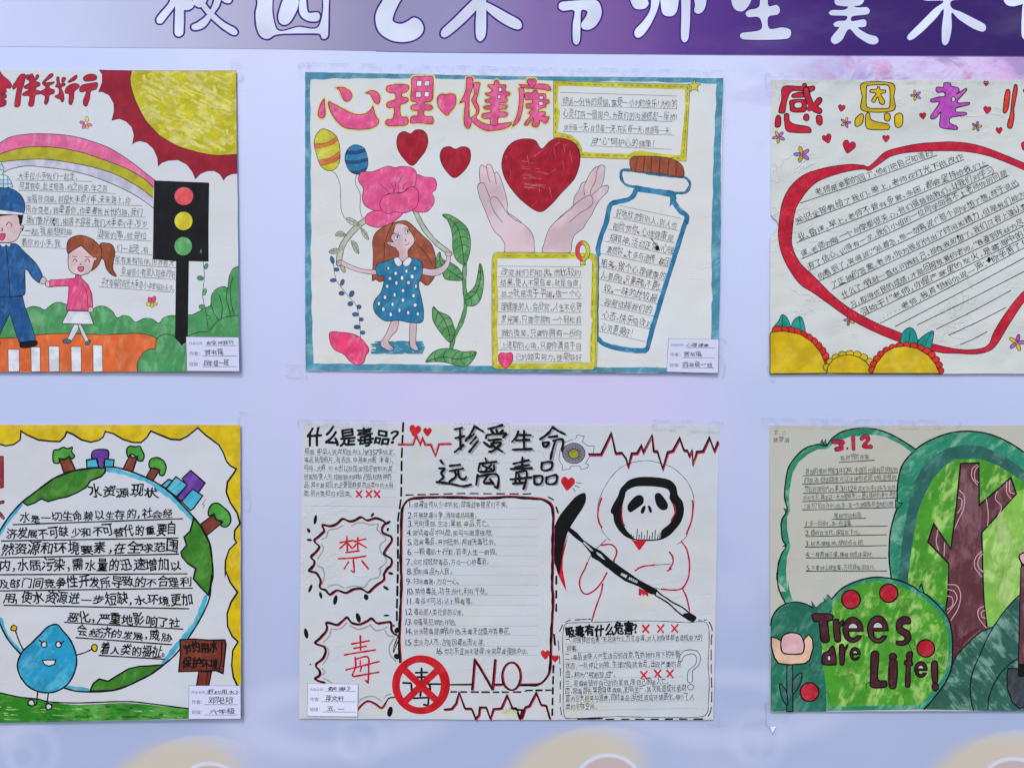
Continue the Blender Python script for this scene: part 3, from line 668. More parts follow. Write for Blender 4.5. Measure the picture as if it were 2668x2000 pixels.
line(pen(), 5, '330,395 340,480 355,550 395,610 480,715 545,790 570,870 585,1000 590,1100')
sprig = marker('slate_blue', (58, 96, 140), (80, 120, 150), 0.4, 30, 0.5)
for x, y, a, b, r in ((318, 360, 18, 38, -.3), (360, 452, 25, 18, 0), (328, 555, 30, 17, 0), (415, 575, 18, 32, .4), (408, 680, 27, 20, 0), (505, 685, 22, 32, .5), (492, 780, 26, 22, 0), (575, 810, 22, 20, 0), (540, 882, 30, 20, 0), (598, 930, 20, 18, 0), (558, 1003, 32, 20, 0), (612, 1057, 22, 18, 0)): sub('berry_leaf'); ell(sprig, x, y, a, b, r, ol=4, om=pen())
# plant behind the girl's arm
part('drawn_leafy_plant')
line(pen(), 42, '1590,400 1585,600 1600,780 1560,950 1490,1090 1460,1200', vary=0.1); line(grn, 34, '1590,400 1585,600 1600,780 1560,950 1490,1090 1460,1200', vary=0.1)
sub('leaf'); leaf(grn, '1375,-70 1440,-75 1560,0 1625,80 1645,200 1630,320 1585,405 1510,360 1475,260 1470,120 1430,-10', '1380,-68 1500,20 1550,150 1585,400', 6, 6)
sub('leaf'); leaf(grn, '1350,285 1375,350 1480,400 1545,460 1572,550 1480,558 1400,540 1370,480 1315,430 1315,350', '1350,290 1360,400 1450,470 1570,550', 4, 6)
sub('leaf'); leaf(grn, '1735,395 1765,480 1770,600 1740,740 1680,800 1610,795 1590,740 1600,700 1680,620 1710,520', '1735,400 1740,540 1690,680 1600,745', 5, 6)
sub('leaf'); leaf(grn, '1290,808 1340,855 1440,900 1480,980 1495,1060 1450,1150 1360,1060 1290,950 1278,870', '1290,812 1370,900 1430,1020 1450,1140', 4, 6)
sub('leaf'); leaf(grn, '1215,1335 1290,1240 1400,1208 1500,1220 1570,1240 1698,1240 1660,1330 1600,1380 1500,1370 1400,1340 1280,1335', '1215,1335 1380,1290 1520,1310 1660,1280 1698,1240', 5, 6)
part('drawn_petal', 'fallen pink petal in the corner')
fill(ltpink, '295,1055 380,1050 520,1070 600,1115 665,1200 670,1240 640,1280 620,1345 560,1368 490,1330 430,1265 340,1220 300,1150', ol=6, om=maroon)
g = part('drawn_girl', 'girl in a blue spotted dress with long brown hair')
wt_ = marker('water_teal', (56, 126, 156), (110, 170, 190), 0.5, 0, 0.6)
for k in range(24):
    y = 1142 + k * 5; x = 690 + RN.uniform(0, 60) + (20 if k < 4 else 0)
    while x < 1170:
        l = RN.uniform(80, 260); x1 = min(x + l, 1205 - abs(y - 1200) * 0.4); line(wt_, 9, [(x, y), ((x + x1) / 2, y + RN.uniform(-3, 3)), (x1, y)], sm=0); x = x1 + RN.uniform(8, 40); cur['sheet'].layer -= 1
cur['sheet'].layer += 3
sub('hair'); fill(brn, '900,5 800,50 735,100 705,180 712,300 706,450 702,560 735,545 770,570 800,565 1150,560 1230,605 1300,520 1310,440 1310,330 1270,210 1190,130 1100,40 1020,-15', ol=6)
for q in ('1100,190 1200,280 1300,440', '820,190 815,380', '900,10 860,90 830,180'): line(BK(), 5, q)
sub('leg'); fill(skin, '890,945 955,945 940,1030 880,1100 860,1150 905,1210 870,1230 790,1190 785,1150 840,1060', ol=5); sub('leg'); fill(skin, '1068,962 1125,962 1120,1160 1145,1210 1125,1230 1065,1185', ol=5)
sub('arm'); fill(skin, '395,360 500,410 620,450 750,458 745,498 640,490 520,460 400,405', ol=5); fill(skin, '375,365 400,365 402,405 375,418 358,390', ol=5)
sub('arm'); fill(skin, '1180,440 1280,450 1370,420 1410,370 1420,310 1450,315 1450,370 1430,430 1370,490 1290,515 1180,495', ol=5); fill(skin, '1400,310 1410,285 1430,280 1455,290 1460,315 1435,325', ol=5)
for q in ('375,375 395,372', '370,388 395,388', '1412,290 1415,308', '1427,285 1430,306', '1442,288 1444,306', '870,1205 880,1222', '885,1205 893,1218'): line(BK(), 4, q, sm=0)
sub('face'); fill(skin, '920,20 960,10 1030,30 1070,90 1108,160 1095,210 1045,270 1045,340 1000,375 955,345 960,300 920,240 900,235 860,215 840,190 870,185 905,190 880,150 905,90', ol=5)
for cx, cy, r1, r2 in ((940, 147, 24, 21), (1040, 92, 24, 18)): ell(wht, cx, cy, r1, r2, -.35, ol=4); ell(BK(), cx + 3, cy - 4, 9, 13)
for q in ('905,115 940,112 962,130', '1008,78 1035,62 1064,78', '1025,158 1018,172 1030,178', '1018,215 1042,215 1058,190', '890,115 920,98', '1000,60 1030,48', '862,195 880,215', '935,15 915,60 905,85'): line(BK(), 5, q)
sub('dress'); fill(blue, '742,410 850,370 915,345 1000,400 1080,345 1150,360 1182,410 1180,500 1155,560 1150,620 1185,780 1195,870 1180,955 1080,962 950,940 830,945 740,880 712,810 730,740 790,660 815,520 755,510', ol=6)
sub('collar'); fill(wht, '910,350 950,335 990,390 960,425 925,400', ol=5); fill(wht, '995,390 1045,335 1080,350 1065,400 1025,425', ol=5)
sub('dress_dots')
for x, y in ((857, 440), (928, 490), (1030, 468), (1112, 440), (872, 538), (988, 533), (1085, 520), (934, 582), (1050, 578), (845, 612), (1120, 612), (998, 655), (825, 718), (916, 695), (997, 745), (1098, 703), (766, 778), (897, 785), (1114, 793), (808, 832), (963, 843), (880, 882), (1047, 866), (1140, 878)):
    ell(wht, x, y, RN.uniform(13, 18), RN.uniform(18, 24), ol=5)
# hands
part('drawn_hand', 'left cupped hand')
hl = 'A 1735,1100 1730,1000 1738,935 1760,925 1795,950 1800,925 1825,918 1850,940 1875,1010 1890,990 1915,1010 1950,1100 1980,1200 2000,1300 2000,1375 2100,1450 C 2212,75 D 38,150 42,220 38,290 C 1980,290 1975,220 1940,150 1870,80 1830,0 A 1780,1350 1730,1230 1712,1140 1720,1110'
fill(skin, hl, ol=5); fr('A')
for q in ('1720,1105 1770,1100 1830,1240', '1830,1270 1850,1235 1890,1235 1940,1300 2000,1390 2070,1450 2130,1480', '1830,1270 1870,1370 1950,1475', '1800,950 1815,1040 1832,1090', '1875,1010 1892,1110'): line(BK(), 5, q)
part('drawn_hand', 'right cupped hand'); fr('B')
hr = 'B 410,1330 425,1240 470,1170 500,1100 540,1080 570,1020 620,955 670,935 690,925 720,940 718,1000 705,1080 690,1130 740,1120 758,1145 740,1190 690,1240 640,1310 590,1410 D 545,0 510,60 430,125 405,200 380,290 130,290 140,200 170,100 210,30 B 330,1400'
fill(skin, hr, ol=5); fr('B')
for q in ('240,1475 330,1390 450,1290 540,1230 580,1220 605,1250 600,1300 560,1340 480,1390 380,1475', '580,1220 585,1170 630,1080 640,1000 665,940', '525,1220 520,1140 545,1075', '590,1220 690,1130'): line(BK(), 5, q)
part('drawn_heart', 'large red heart between the hands')
BH = 'B 92,1375 -60,1280 -180,1150 -250,1020 -268,900 -230,780 -150,700 -50,675 50,690 115,770 190,700 280,665 390,680 460,760 483,870 465,970 420,1070 300,1200 200,1310'
fr('B'); fill(red, BH, ol=6); ltred = marker('scratch_red', (204, 120, 132), (214, 150, 158), 0.5, 0, 0.6)
hatch(ltred, 'B -100,880 100,900 200,950 150,1150 -60,1150', 26, 0.05, 3, 3, 0.15, 0.5); hatch(ltred, BH, 16, 1.3, 3, 5, 0.05, 0.16); hatch(ltred, BH, 10, -0.7, 3, 8, 0.05, 0.2)
# boxed text, top right
part('text_frame', 'yellow frame of the upper text box')
oA = 'B 228,120 1538,158 1525,400 1498,893 960,872 490,855 480,800 460,740 400,690 300,665 230,665'
fill(yel, oA, 'B 278,172 420,170 700,182 900,188 1200,195 1490,206 1486,400 1462,640 1440,835 1330,825 1200,812 1080,790 1000,795 960,820 740,815 510,800 500,760 470,700 400,640 300,615 265,610 275,540 290,440 285,380 268,300', sm=0, rough=0.35)
line(BK(), 4, oA, sm=0, closed=True)
dashes(BK(), 4, 'B 250,140 600,155 1100,165 1515,182 1500,500 1470,865 1100,845 500,828 480,770 440,700 360,655 250,645', 34, 26); dashes(BK(), 4, 'B 248,160 246,400 250,640', 38, 34)
part('drawn_star'); fill(yel, [(1578 + (66 if i % 2 == 0 else 28) * math.sin(i * math.pi / 5), 172 - (66 if i % 2 == 0 else 28) * math.cos(i * math.pi / 5)) for i in range(10)], sm=0, ol=5)
fr('B')
W = written
W('', 0, 0, 0, 0, 0, rule=(292, 230, 1410, 267))
W('倾诉一分钟的烦恼，享受一小时的快乐！为你的', 310, 350, 1415, 386, 82, rule=(300, 354, 1412, 390), mat=pen())
W('心灵打开一扇窗户，为我们的沟通搭起一座桥！', 318, 472, 1420, 508, 84, rule=(314, 478, 1372, 512), mat=pen())
W('快乐每一天，自信每一天，充实每一天，感恩每一天。', 320, 596, 1360, 636, 78, rule=(318, 604, 1386, 642), mat=pen())
W('用“心”呵护心的健康！', 585, 735, 1200, 762, 80, rule=(575, 742, 1358, 778), mat=pen())
# bottle
part('drawn_bottle', 'blue outlined bottle with a brown cork')
rimb = '880,985 930,975 1100,1000 1300,1030 1480,1045 1530,1090 1530,1140 1480,1195 1300,1180 1100,1150 930,1120 880,1060'
line(BK(), 26, rimb, closed=True, vary=0.2); line(blue, 20, rimb, closed=True, vary=0.2)
fill(blue, '1000,1140 1420,1190 1400,1215 1410,1250 1340,1330 1345,1235 1200,1205 1035,1185 980,1260 960,1230 1010,1180', sm=0)
line(blue, 46, 'B 1015,1180 990,1225 940,1260 850,1280 775,1310 735,1475 D 690,120 655,250 660,310', vary=0.1)
line(blue, 16, 'D 656,300 658,420 655,700 652,900 655,1110', vary=0.3)
line(blue, 44, 'D 660,1120 700,1160 800,1195 950,1220 1085,1228 1125,1210 1140,1150 1180,1000 1270,700 1390,320 1490,0 B 1500,1475 1500,1410 1440,1370 1385,1290 1365,1220', vary=0.1)
line(BK(), 4, 'D 648,1130 700,1178 800,1218 950,1245 1110,1250 1150,1190 1200,1010 1290,705 1410,320 1512,0 B 1524,1410 1460,1350 1405,1280 1395,1215 1470,1195')
line(BK(), 4, 'B 1000,1150 965,1225 870,1258 780,1285 745,1320 712,1475 D 668,120 640,250')
sub('cork'); fill(brn, '1000,845 1200,845 1350,865 1440,910 1475,970 1465,1040 1300,1020 1150,1000 990,985 960,930 965,870', ol=6)
for q in ('1030,850 1015,985', '1100,850 1090,990', '1170,850 1160,1000', '1250,860 1240,1015', '1335,875 1320,1025', '1410,900 1400,1035'): line(ink('umber_ink', (96, 44, 34)), 10, q, sm=0)
fr('D')
R_ = [(-47, 797, 82, 1425), (66, 752, 202, 1390), (182, 718, 325, 1395), (298, 680, 435, 1330), (425, 660, 568, 1308), (545, 664, 668, 1262), (668, 690, 785, 1240), (793, 675, 905, 1215), (925, 678, 1025, 1160), (1042, 660, 1145, 1110)]
T_ = ['好地欣赏到别人，别人也', '能欣赏你。心理健康是', '指精神，活动正常，心理', '素质好。大多与遗传（基因', '相关。做个心理健康的', '人，要自信。只要去看，不要比', '较。一味的比较最', '容易动摇我们的', '心态，快乐吸收好', '心灵更美好！']
X_ = [(820, 1400), (790, 1370), (750, 1380), (725, 1335), (675, 1300), (675, 1255), (700, 1210), (705, 1160), (690, 1170), (675, 980)]
part('ruled_line'); line(BK(), 3.5, 'B 862,1316 1450,1440', sm=0)
for (ya, xa, yb, xb), t_, (q0, q1) in zip(R_, T_, X_):
    m_ = (yb - ya) / (xb - xa); W(t_, q0, ya + m_ * (q0 - xa) - 8, q1, ya + m_ * (q1 - xa) - 8, 84, rule=(xa, ya, xb, yb), mat=pen())
part('ink_smudge'); line(BK(), 8, '1160,155 1190,190 1215,230', vary=.3); ell(BK(), 1222, 248, 20, 26)
redink = ink('red_ink', (176, 26, 50))
for x, y in ((1035, 98), (912, 325), (798, 430), (905, 580), (790, 670), (197, 500), (227, 712)): part('red_heart_mark'); heart(redink, x, y, 11, ol=0)
# lower text box
fr('D')
part('text_frame', 'yellow frame of the lower text box')
oB = '-362,380 -350,310 -310,288 590,300 640,325 652,400 648,900 640,1375 600,1412 -320,1405 -358,1380'
fill(yel, oB, '-307,345 0,350 300,348 570,350 598,380 590,600 582,900 600,930 575,1130 575,1340 300,1350 -80,1348 -308,1352 -300,1200 -312,1000 -300,800 -312,500', sm=0, rough=0.35); line(BK(), 4, oB, closed=True)
line(BK(), 3.5, '632,330 640,420 635,900 625,1380')
dashes(BK(), 4, '-230,322 -60,322 200,326 430,322', 50, 44); dashes(BK(), 4, '-345,380 -342,800 -345,1370', 60, 60); dashes(BK(), 4, '604,400 600,700 590,1340', 60, 56); dashes(BK(), 4, '-300,1385 100,1390 560,1395', 50, 60)
ry = [(420, 428), (525, 530), (620, 632), (730, 735), (857, 865), (978, 982), (1108, 1115), (1222, 1232), (1330, 1343)]
tx_ = ['', '改变我们的初衷。而比较的', '结果，使人不是自卑，就是自做，', '总之就是流于平庸。做一个心', '理健康的人，会欣赏，人生不必苛', '求完美，只要你拥有一个轻松自', '我的微笑，只要你拥有一份向', '上进取的心境，只要你满意于自', '己的踏实努力，便能够好']
for (a_, b_), t_ in zip(ry, tx_):
    x0 = -280 if t_[:2] != '己的' else -140
    W(t_, x0, a_ - 10, 498, b_ - 12, 78, rule=(-305, a_, 500, b_), mat=pen())
part('drawn_ribbon_ring'); fill(redink if 0 else marker('coral', (216, 66, 72), (226, 110, 112), 0.4, 80, 0.5), [(508 + 70 * math.cos(t), 275 + 98 * math.sin(t)) for t in np.linspace(math.pi / 2, 3 * math.pi / 2, 10)] + [(508 + 32 * math.cos(t), 275 + 60 * math.sin(t)) for t in np.linspace(3 * math.pi / 2, math.pi / 2, 10)], sm=0)
fill(yel, [(508 + 70 * math.cos(t), 275 + 98 * math.sin(t)) for t in np.linspace(-math.pi / 2, math.pi / 2, 10)] + [(508 + 32 * math.cos(t), 275 + 60 * math.sin(t)) for t in np.linspace(math.pi / 2, -math.pi / 2, 10)], sm=0)
fill(yel, '485,372 533,372 533,412 485,412', sm=0, ol=5)
for a_, b_ in ((70, 98), (32, 60)): line(BK(), 5, [(508 + a_ * math.cos(t), 275 + b_ * math.sin(t)) for t in np.linspace(0, 6.28, 20)[:-1]], closed=True)
fr('C'); part('drawn_heart', 'small pink heart at the corner of the lower text box'); fill(ltpink, '1975,1400 1920,1340 1912,1285 1935,1250 1985,1255 2035,1248 2053,1290 2035,1350', ol=5)
done()
# ------------------------------------------------------------------ poster: officer, girl, rainbow, traffic light (top left)
GROUP = 'hand drawn posters on the wall'
s1 = Sheet('poster', 'hand drawn road safety poster with rainbow, uniformed man, girl and black traffic light', 'poster',
           [(-455, 181), (0, 183), (617, 187.4), (627, 968), (0, 968.8), (-452, 969)], GROUP, seed=1, crumple=0.35)
paper_sheet(s1, paper_mat('paper_safety', (203, 208, 214), 0.35))
pen = lambda: ink('fineliner', (40, 40, 50), (70, 70, 82))
red = marker('brick_red', (146, 26, 46), (164, 46, 64), 0.6, 55, 0.35, size=1.4); titlered = marker('title_red', (176, 34, 58), (196, 66, 84), 0.5, 70, 0.3)
sunY = marker('sun_yellow', (186, 180, 28), (216, 214, 128), 0.9, 25, 0.85, size=1.8)
pink = marker('rainbow_pink', (218, 104, 154), (226, 144, 178), 0.4, 80, 0.8, size=1.3); olive = marker('rainbow_olive', (172, 168, 40), (188, 184, 80), 0.3, 80, 0.5)
pale = marker('rainbow_pale', (192, 192, 212), (200, 204, 216), 0.3, 80, 0.6); black = marker('black_marker', (10, 11, 16), (26, 27, 34), 0.5, 70, 0.7)
blue = marker('uniform_blue', (32, 82, 140), (70, 124, 172), 0.8, 80, 0.55); skin = marker('face', (214, 190, 196), (218, 172, 172), 0.3, 60, 0.6, size=2)
grn = marker('hedge_green', (74, 148, 92), (124, 184, 134), 0.6, 80, 0.65, size=1.6); orange = marker('road_orange', (216, 104, 52), (222, 142, 98), 0.5, 80, 0.65, size=1.8)
brn = marker('hair_brown', (140, 72, 44), (176, 112, 84), 0.6, 70, 0.55); rose = marker('rose', (216, 70, 124), (232, 134, 166), 0.6, 70, 0.6)
wht = marker('skirt_white', (214, 220, 230), (202, 210, 222), 0.3, 0, 0.6); ylw = marker('lamp_yellow', (206, 196, 44), (220, 214, 110), 0.5, 60, 0.6)
lred = marker('lamp_red', (220, 84, 92), (226, 132, 136), 0.6, 80, 0.6); lgrn = marker('lamp_green', (84, 158, 92), (146, 200, 146), 0.6, 80, 0.6)
gry = marker('shoe_grey', (92, 104, 124), (120, 130, 148), 0.4, 0, 0.6)
fr('E')
part('drawn_sun', 'yellow sun with a red scalloped rim in the corner')
fill(red, '875,82 1158,88 2066,92 2077,985 2030,990 1985,1010 1960,1042 1930,990 1880,962 1820,962 1760,985 1715,1030 1690,970 1640,905 1560,865 1480,870 1420,890 1390,920 1385,850 1350,770 1290,715 1230,700 1190,710 1165,728 1178,650 1160,580 1110,530 1050,505 985,520 1005,440 1000,370 960,300 900,270 868,272 900,190 900,120', sm=0, ol=6, om=ink('dark_red_ink', (90, 30, 50)))
fill(sunY, '1158,88 2066,92 2075,818 1880,825 1700,790 1550,740 1400,650 1280,520 1200,370 1155,240 1145,150', sm=0)
line(ink('dark_red_ink', (90, 30, 50)), 6, '1158,88 1143,160 1155,240 1200,370 1280,520 1400,650 1550,740 1700,790 1880,825 2075,818')
whiteY = marker('sun_pale', (206, 204, 104), (216, 216, 156), 0.5, 20, 0.6); sun2 = marker('sun_deep', (196, 188, 30), (206, 200, 80), 0.5, 30, 0.6)
SL = '1230,110 2040,120 2050,790 1880,800 1550,710 1330,520 1240,350'
hatch(sun2, SL, 40, 0.5, 46, 21, 0.08, 0.3); hatch(whiteY, SL, 70, 0.42, 30, 11, 0.06, 0.26); hatch(whiteY, SL, 24, 1.3, 34, 15, 0.03, 0.12); hatch(sun2, SL, 16, 1.4, 40, 16, 0.04, 0.14); hatch(whiteY, SL, 30, 0.25, 9, 12, 0.05, 0.3)
hatch(ink('red_line', (112, 22, 40)), '880,90 1130,90 1200,400 1400,750 1150,600 950,300', 18, 1.1, 3, 14, 0.04, 0.12)
DR = ink('dark_red_ink', (90, 30, 50))
strk = ['-400,110 -300,60 -290,110 -330,200', '-470,180 -170,160', '-420,240 -250,370', '-230,250 -400,380', '-460,270 -190,255']
T1 = ['-60,215 -30,150 0,95 30,130 80,170 108,210 95,240 60,240 60,275 20,285 0,280 -40,280', '-60,290 0,290 55,290 62,320 40,330 62,350 55,385 20,402 -40,400 -60,330',
      '185,120 225,118 228,140 215,200 195,270 180,390 150,405 135,390 145,300 155,230 125,250 115,225 140,185',
      '270,120 290,115 320,180 350,190 355,215 320,235 325,255 355,265 355,290 315,300 300,390 275,402 255,385 265,310 210,305 205,285 265,250 230,245 215,225 265,190 240,150 262,130',
      '330,120 345,130 335,160 315,165 318,140', '235,130 255,120 262,150 245,165 232,150',
      '465,112 470,130 450,150 400,190 480,185 470,200 440,215 440,240 480,255 478,285 440,300 430,350 412,382 395,370 400,310 365,290 358,270 400,245 405,225 380,205 378,185 410,150 440,118',
      '500,150 520,140 530,200 570,195 575,215 540,235 560,280 565,340 550,362 530,335 500,325 485,312 500,300 520,290 520,240 490,225 505,200', '555,145 580,150 570,180 548,190 545,165',
      '600,185 640,145 675,125 678,150 650,175 610,190', '600,220 660,198 700,215 690,240 655,270 650,330 630,385 608,370 610,290 580,285 575,260',
      '735,165 735,145 770,122 820,118 850,135 845,165 800,178 750,178', '720,215 780,200 850,190 860,210 845,250 800,265 790,330 765,395 740,390 735,350 755,290 760,265 715,275 700,255']
for idx in ((0, 1), (2, 3, 4, 5), (6, 7, 8), (9, 10, 11, 12)):
    part('title_character')
    for i in idx: fill(titlered, T1[i], ol=7, om=DR)
part('title_character')
for q in ('-440,60 -300,50 -260,90 -300,200 -420,390 -460,380', '-300,200 -200,180 -180,220 -300,240'): fill(titlered, q, ol=7, om=DR)
def posy(cols, *pet, ol=4):
    for c, (x, y, a, b, r) in zip(cols, pet): ell(c, x, y, a, b, r, ol=ol, om=DR)
part('drawn_flower', 'tiny pink and yellow flower over the rainbow')
posy([ylw, pink, pink, pink, ylw], (765, 512, 16, 26, 0), (725, 540, 22, 14, .3), (788, 560, 24, 13, .2), (740, 575, 14, 22, .6), (768, 580, 12, 16, 0))
part('drawn_rainbow')
sub('stripe', 'pink stripe'); fill(pink, '-260,1100 -150,900 -60,780 0,722 100,665 250,640 420,638 620,655 800,700 980,770 1150,880 1280,980 1362,1045 1350,1105 1250,1020 1100,935 900,860 720,800 520,760 300,750 150,770 0,820 -80,900 -180,1100', sm=0)
sub('stripe', 'olive stripe'); fill(olive, '0,820 150,770 300,750 520,760 720,800 900,860 1100,935 1250,1020 1350,1105 1345,1195 1200,1090 1000,985 800,925 600,885 400,860 200,865 0,890 -60,960 -100,1100 -180,1100 -80,900', sm=0)
sub('stripe', 'pale stripe'); fill(pale, '30,885 200,865 400,860 600,885 800,925 1000,985 1200,1090 1345,1195 1350,1285 1200,1180 1000,1080 800,1005 600,955 400,930 240,918 100,945 40,975', sm=0)
for q in ('-260,1100 -150,900 -60,780 0,722 100,665 250,640 420,638 620,655 800,700 980,770 1150,880 1280,980 1362,1045', '-180,1100 -80,900 0,820 150,770 300,750 520,760 720,800 900,860 1100,935 1250,1020 1350,1105', '-100,1100 -60,960 0,890 200,865 400,860 600,885 800,925 1000,985 1200,1090 1345,1195', '40,975 100,945 240,918 400,930 600,955 800,1005 1000,1080 1200,1180 1350,1285'): line(pen(), 6, q)
E_ = [((148, 1042, 815, 1053), '大手拉小手我们一起走，', 165, 690), ((170, 1130, 1018, 1158), '何其有幸，此生相遇，相之则安，伴之则', 175, 945), ((225, 1240, 1255, 1265), '幸福很简单，就是大手牵小手，未来路上，你', 240, 1150), ((222, 1333, 1282, 1366), '陪你变老，我牵着你，你牵着我长长的路，我们', 235, 1250), ((218, 1428, 1305, 1466), '我们要好好的，相遇不容易，我们大手牵小手，岁岁', 235, 1300)]
for rl, t_, a_, b_ in E_:
    m_ = (rl[3] - rl[1]) / (rl[2] - rl[0]); written(t_, a_, rl[1] + m_ * (a_ - rl[0]) - 6, b_, rl[1] + m_ * (b_ - rl[0]) - 8, 72, rule=rl, mat=pen())
fr('F')
F_ = [((200, 182, 600, 195), '一起。我能想到最', 225, 640), ((850, 210, 1335, 233), '温暖的事，就是拉', 855, 1290), ((190, 278, 595, 298), '着你的小手，我', 195, 540), ((1015, 327, 1340, 353), '们一起走，有', 1025, 1310), ((1000, 430, 1548, 465), '家有爱有陪伴。世界很大', 1015, 1530), ((1060, 535, 1545, 568), '幸福很小有家人陪伴的阳', 1070, 1540), ((875, 630, 1530, 680), '子才幸福的阳光大手牵小手幸福到永久。', 890, 1540)]
for rl, t_, a_, b_ in F_:
    m_ = (rl[3] - rl[1]) / (rl[2] - rl[0]); written(t_, a_, rl[1] + m_ * (a_ - rl[0]) - 6, b_, rl[1] + m_ * (b_ - rl[0]) - 8, 72, rule=rl, mat=pen())
part('drawn_hedge')
fill(grn, '-1500,780 -1300,740 -900,790 -400,760 -100,820 0,860 100,870 240,820 300,800 360,810 405,830 470,780 530,765 600,785 600,830 820,830 870,800 940,805 1000,850 1035,900 1090,878 1150,895 1195,938 1270,905 1340,910 1400,945 1440,900 1500,880 1560,882 1700,870 1790,820 1850,795 1860,700 1900,650 1960,628 2000,640 2010,550 2040,480 2090,450 2100,1080 1700,1090 1650,1370 1215,1370 1215,1290 1260,1210 1320,1170 1370,1165 1380,1080 1300,1040 1000,1040 400,1045 200,1080 -1500,1080', sm=0)
for q in ('240,820 300,800 360,810 405,830 470,780 530,765 600,785', '820,830 870,800 940,805 1000,850 1035,900 1090,878 1150,895 1195,938 1270,905 1340,910 1400,945 1440,900 1500,880 1545,882', '1650,875 1700,870 1790,820 1850,795', '1850,800 1860,700 1900,650 1960,628 2000,640', '2000,640 2010,550 2040,480 2090,450', '1835,1020 1880,960 1940,910 2020,885 2095,880', '1855,780 1880,860 1920,920', '1995,640 1990,740 2025,870', '1925,700 1950,800 1945,905', '2045,545 2020,650 2035,800 2060,880', '1640,1065 1740,1025 1830,1020'): line(pen(), 6, q)
part('drawn_vine'); line(pen(), 5, '1785,415 1795,550 1780,700 1810,860 1830,1000')
for x, y, a, b, r in ((1810, 452, 16, 26, .4), (1760, 555, 28, 20, .1), (1797, 675, 16, 30, .3), (1775, 805, 28, 20, .1), (1830, 895, 18, 16, 0)): ell(grn, x, y, a, b, r, ol=4, om=pen())
part('drawn_road')
fill(orange, '-1500,1080 0,1078 180,1070 330,1048 600,1035 900,1045 1200,1035 1320,1050 1385,1082 1375,1165 1320,1172 1260,1210 1215,1290 1210,1368 -1500,1371', sm=0)
for q in ('0,1078 180,1070 330,1048 600,1035 900,1045 1200,1035 1320,1050 1390,1085', '1215,1368 1215,1290 1260,1210 1320,1172 1370,1165 1380,1085 1440,1045 1500,1045 1560,1080 1600,1140'): line(pen(), 6, q)
for x0, x1, y0 in ((85, 182, 1172), (285, 365, 1152), (440, 530, 1145), (635, 722, 1148), (825, 908, 1135), (-110, -30, 1180), (-300, -210, 1185)):
    part('drawn_crossing_stripe'); fill(wht, [(x0, y0), (x1, y0 + 3), (x1 + 4, 1368), (x0 + 5, 1369)], sm=0, ol=5, om=DR)
part('drawn_traffic_light')
fill(black, 'E 1355,1045 1600,1055 1835,1065 1830,1475 F 1832,412 1660,408 1652,1060 1640,1110 1600,1138 1540,1075 1548,408 1345,390 E 1350,1300', sm=0)
fr('E'); sub('lamp', 'red lamp'); ell(lred, 1615, 1182, 82, 78); sub('lamp', 'yellow lamp'); ell(ylw, 1612, 1398, 78, 80); fr('F'); sub('lamp', 'green lamp'); ell(lgrn, 1610, 277, 76, 80); ell(gry, 1764, 322, 8, 18, .2)
part('drawn_officer', 'smiling man in a blue uniform and cap')
sub('jacket'); fill(blue, '-260,330 -100,260 20,250 70,262 150,255 230,330 330,430 385,540 360,595 300,555 235,480 232,690 180,710 100,722 -180,715 -240,500 -250,420', ol=6)
sub('trousers'); fill(blue, '-180,715 100,722 210,710 230,800 290,960 330,1100 180,1110 130,960 100,860 0,1080 -160,1090 -200,1000', sm=0, ol=6)
sub('shoe'); fill(black, '185,1110 220,1105 330,1095 345,1120 320,1150 230,1165 190,1155'); sub('shoe'); fill(black, '-160,1090 0,1088 20,1110 10,1150 -20,1170 -160,1160')
sub('collar'); fill(wht, '0,255 40,285 65,265 95,285 110,250 60,248 20,248', ol=5, sm=0); line(pen(), 6, '68,280 85,480 100,720'); 
sub('hand'); fill(skin, '360,595 370,560 390,542 415,560 415,590 395,605', ol=5)
sub('face'); fill(skin, '-240,20 -100,0 60,-10 165,0 185,85 215,100 215,130 190,155 165,210 110,242 30,245 -60,240 -180,180 -230,100', ol=6)
fill(black, 'E -200,1400 -100,1340 20,1335 160,1342 215,1345 F 205,70 190,100 178,50 160,0 60,10 -100,30 -200,80', sm=0)
for q in ('65,95 85,66 112,85 115,105', '20,120 35,125 30,140 20,140', '-70,90 -50,62 -20,90', '190,125 205,120 205,135'): line(pen(), 7, q)
fill(rose, '5,175 55,168 52,205 35,225 15,220', ol=6)
sub('cap'); fr('E')
fill(blue, '-300,1180 -200,1120 -50,1100 60,1105 140,1130 205,1190 228,1260 225,1310 215,1330 100,1318 0,1300 -200,1320 -290,1290', ol=6); fill(wht, '-250,1300 0,1298 100,1310 215,1328 205,1345 100,1340 -240,1335', sm=0, ol=4)
fill(marker('cap_check', (196, 218, 228), (150, 190, 210), 0.3, 0, 0.6), '-150,860 -40,850 20,885 45,940 30,990 80,1010 110,1060 122,1100 60,1108 -60,1100 -160,1080', sm=0, ol=5)
for q in ('-100,905 20,905', '-120,950 40,950', '-120,995 35,995', '-90,1040 105,1040', '-90,1075 115,1075', '40,1000 40,1105', '75,1012 80,1100', '-20,860 -20,1090'): line(marker('teal_line', (64, 132, 160), None), 7, q, sm=0)
part('drawn_girl', 'girl with a ponytail in a pink jumper and white skirt'); fr('F')
sub('hair'); fill(brn, '885,260 940,250 990,265 1015,330 1000,420 1000,480 1030,540 980,520 940,470 920,400 890,370', ol=6)
fill(brn, '610,345 595,290 605,230 650,195 720,182 800,205 860,250 895,300 900,370 870,440 815,488 760,470 700,400', ol=6)
sub('face'); fill(skin, '720,270 650,310 608,345 605,420 615,480 650,515 720,530 780,515 815,480 835,405 858,395 852,370 830,375 790,340 750,300', sm=0, ol=6)
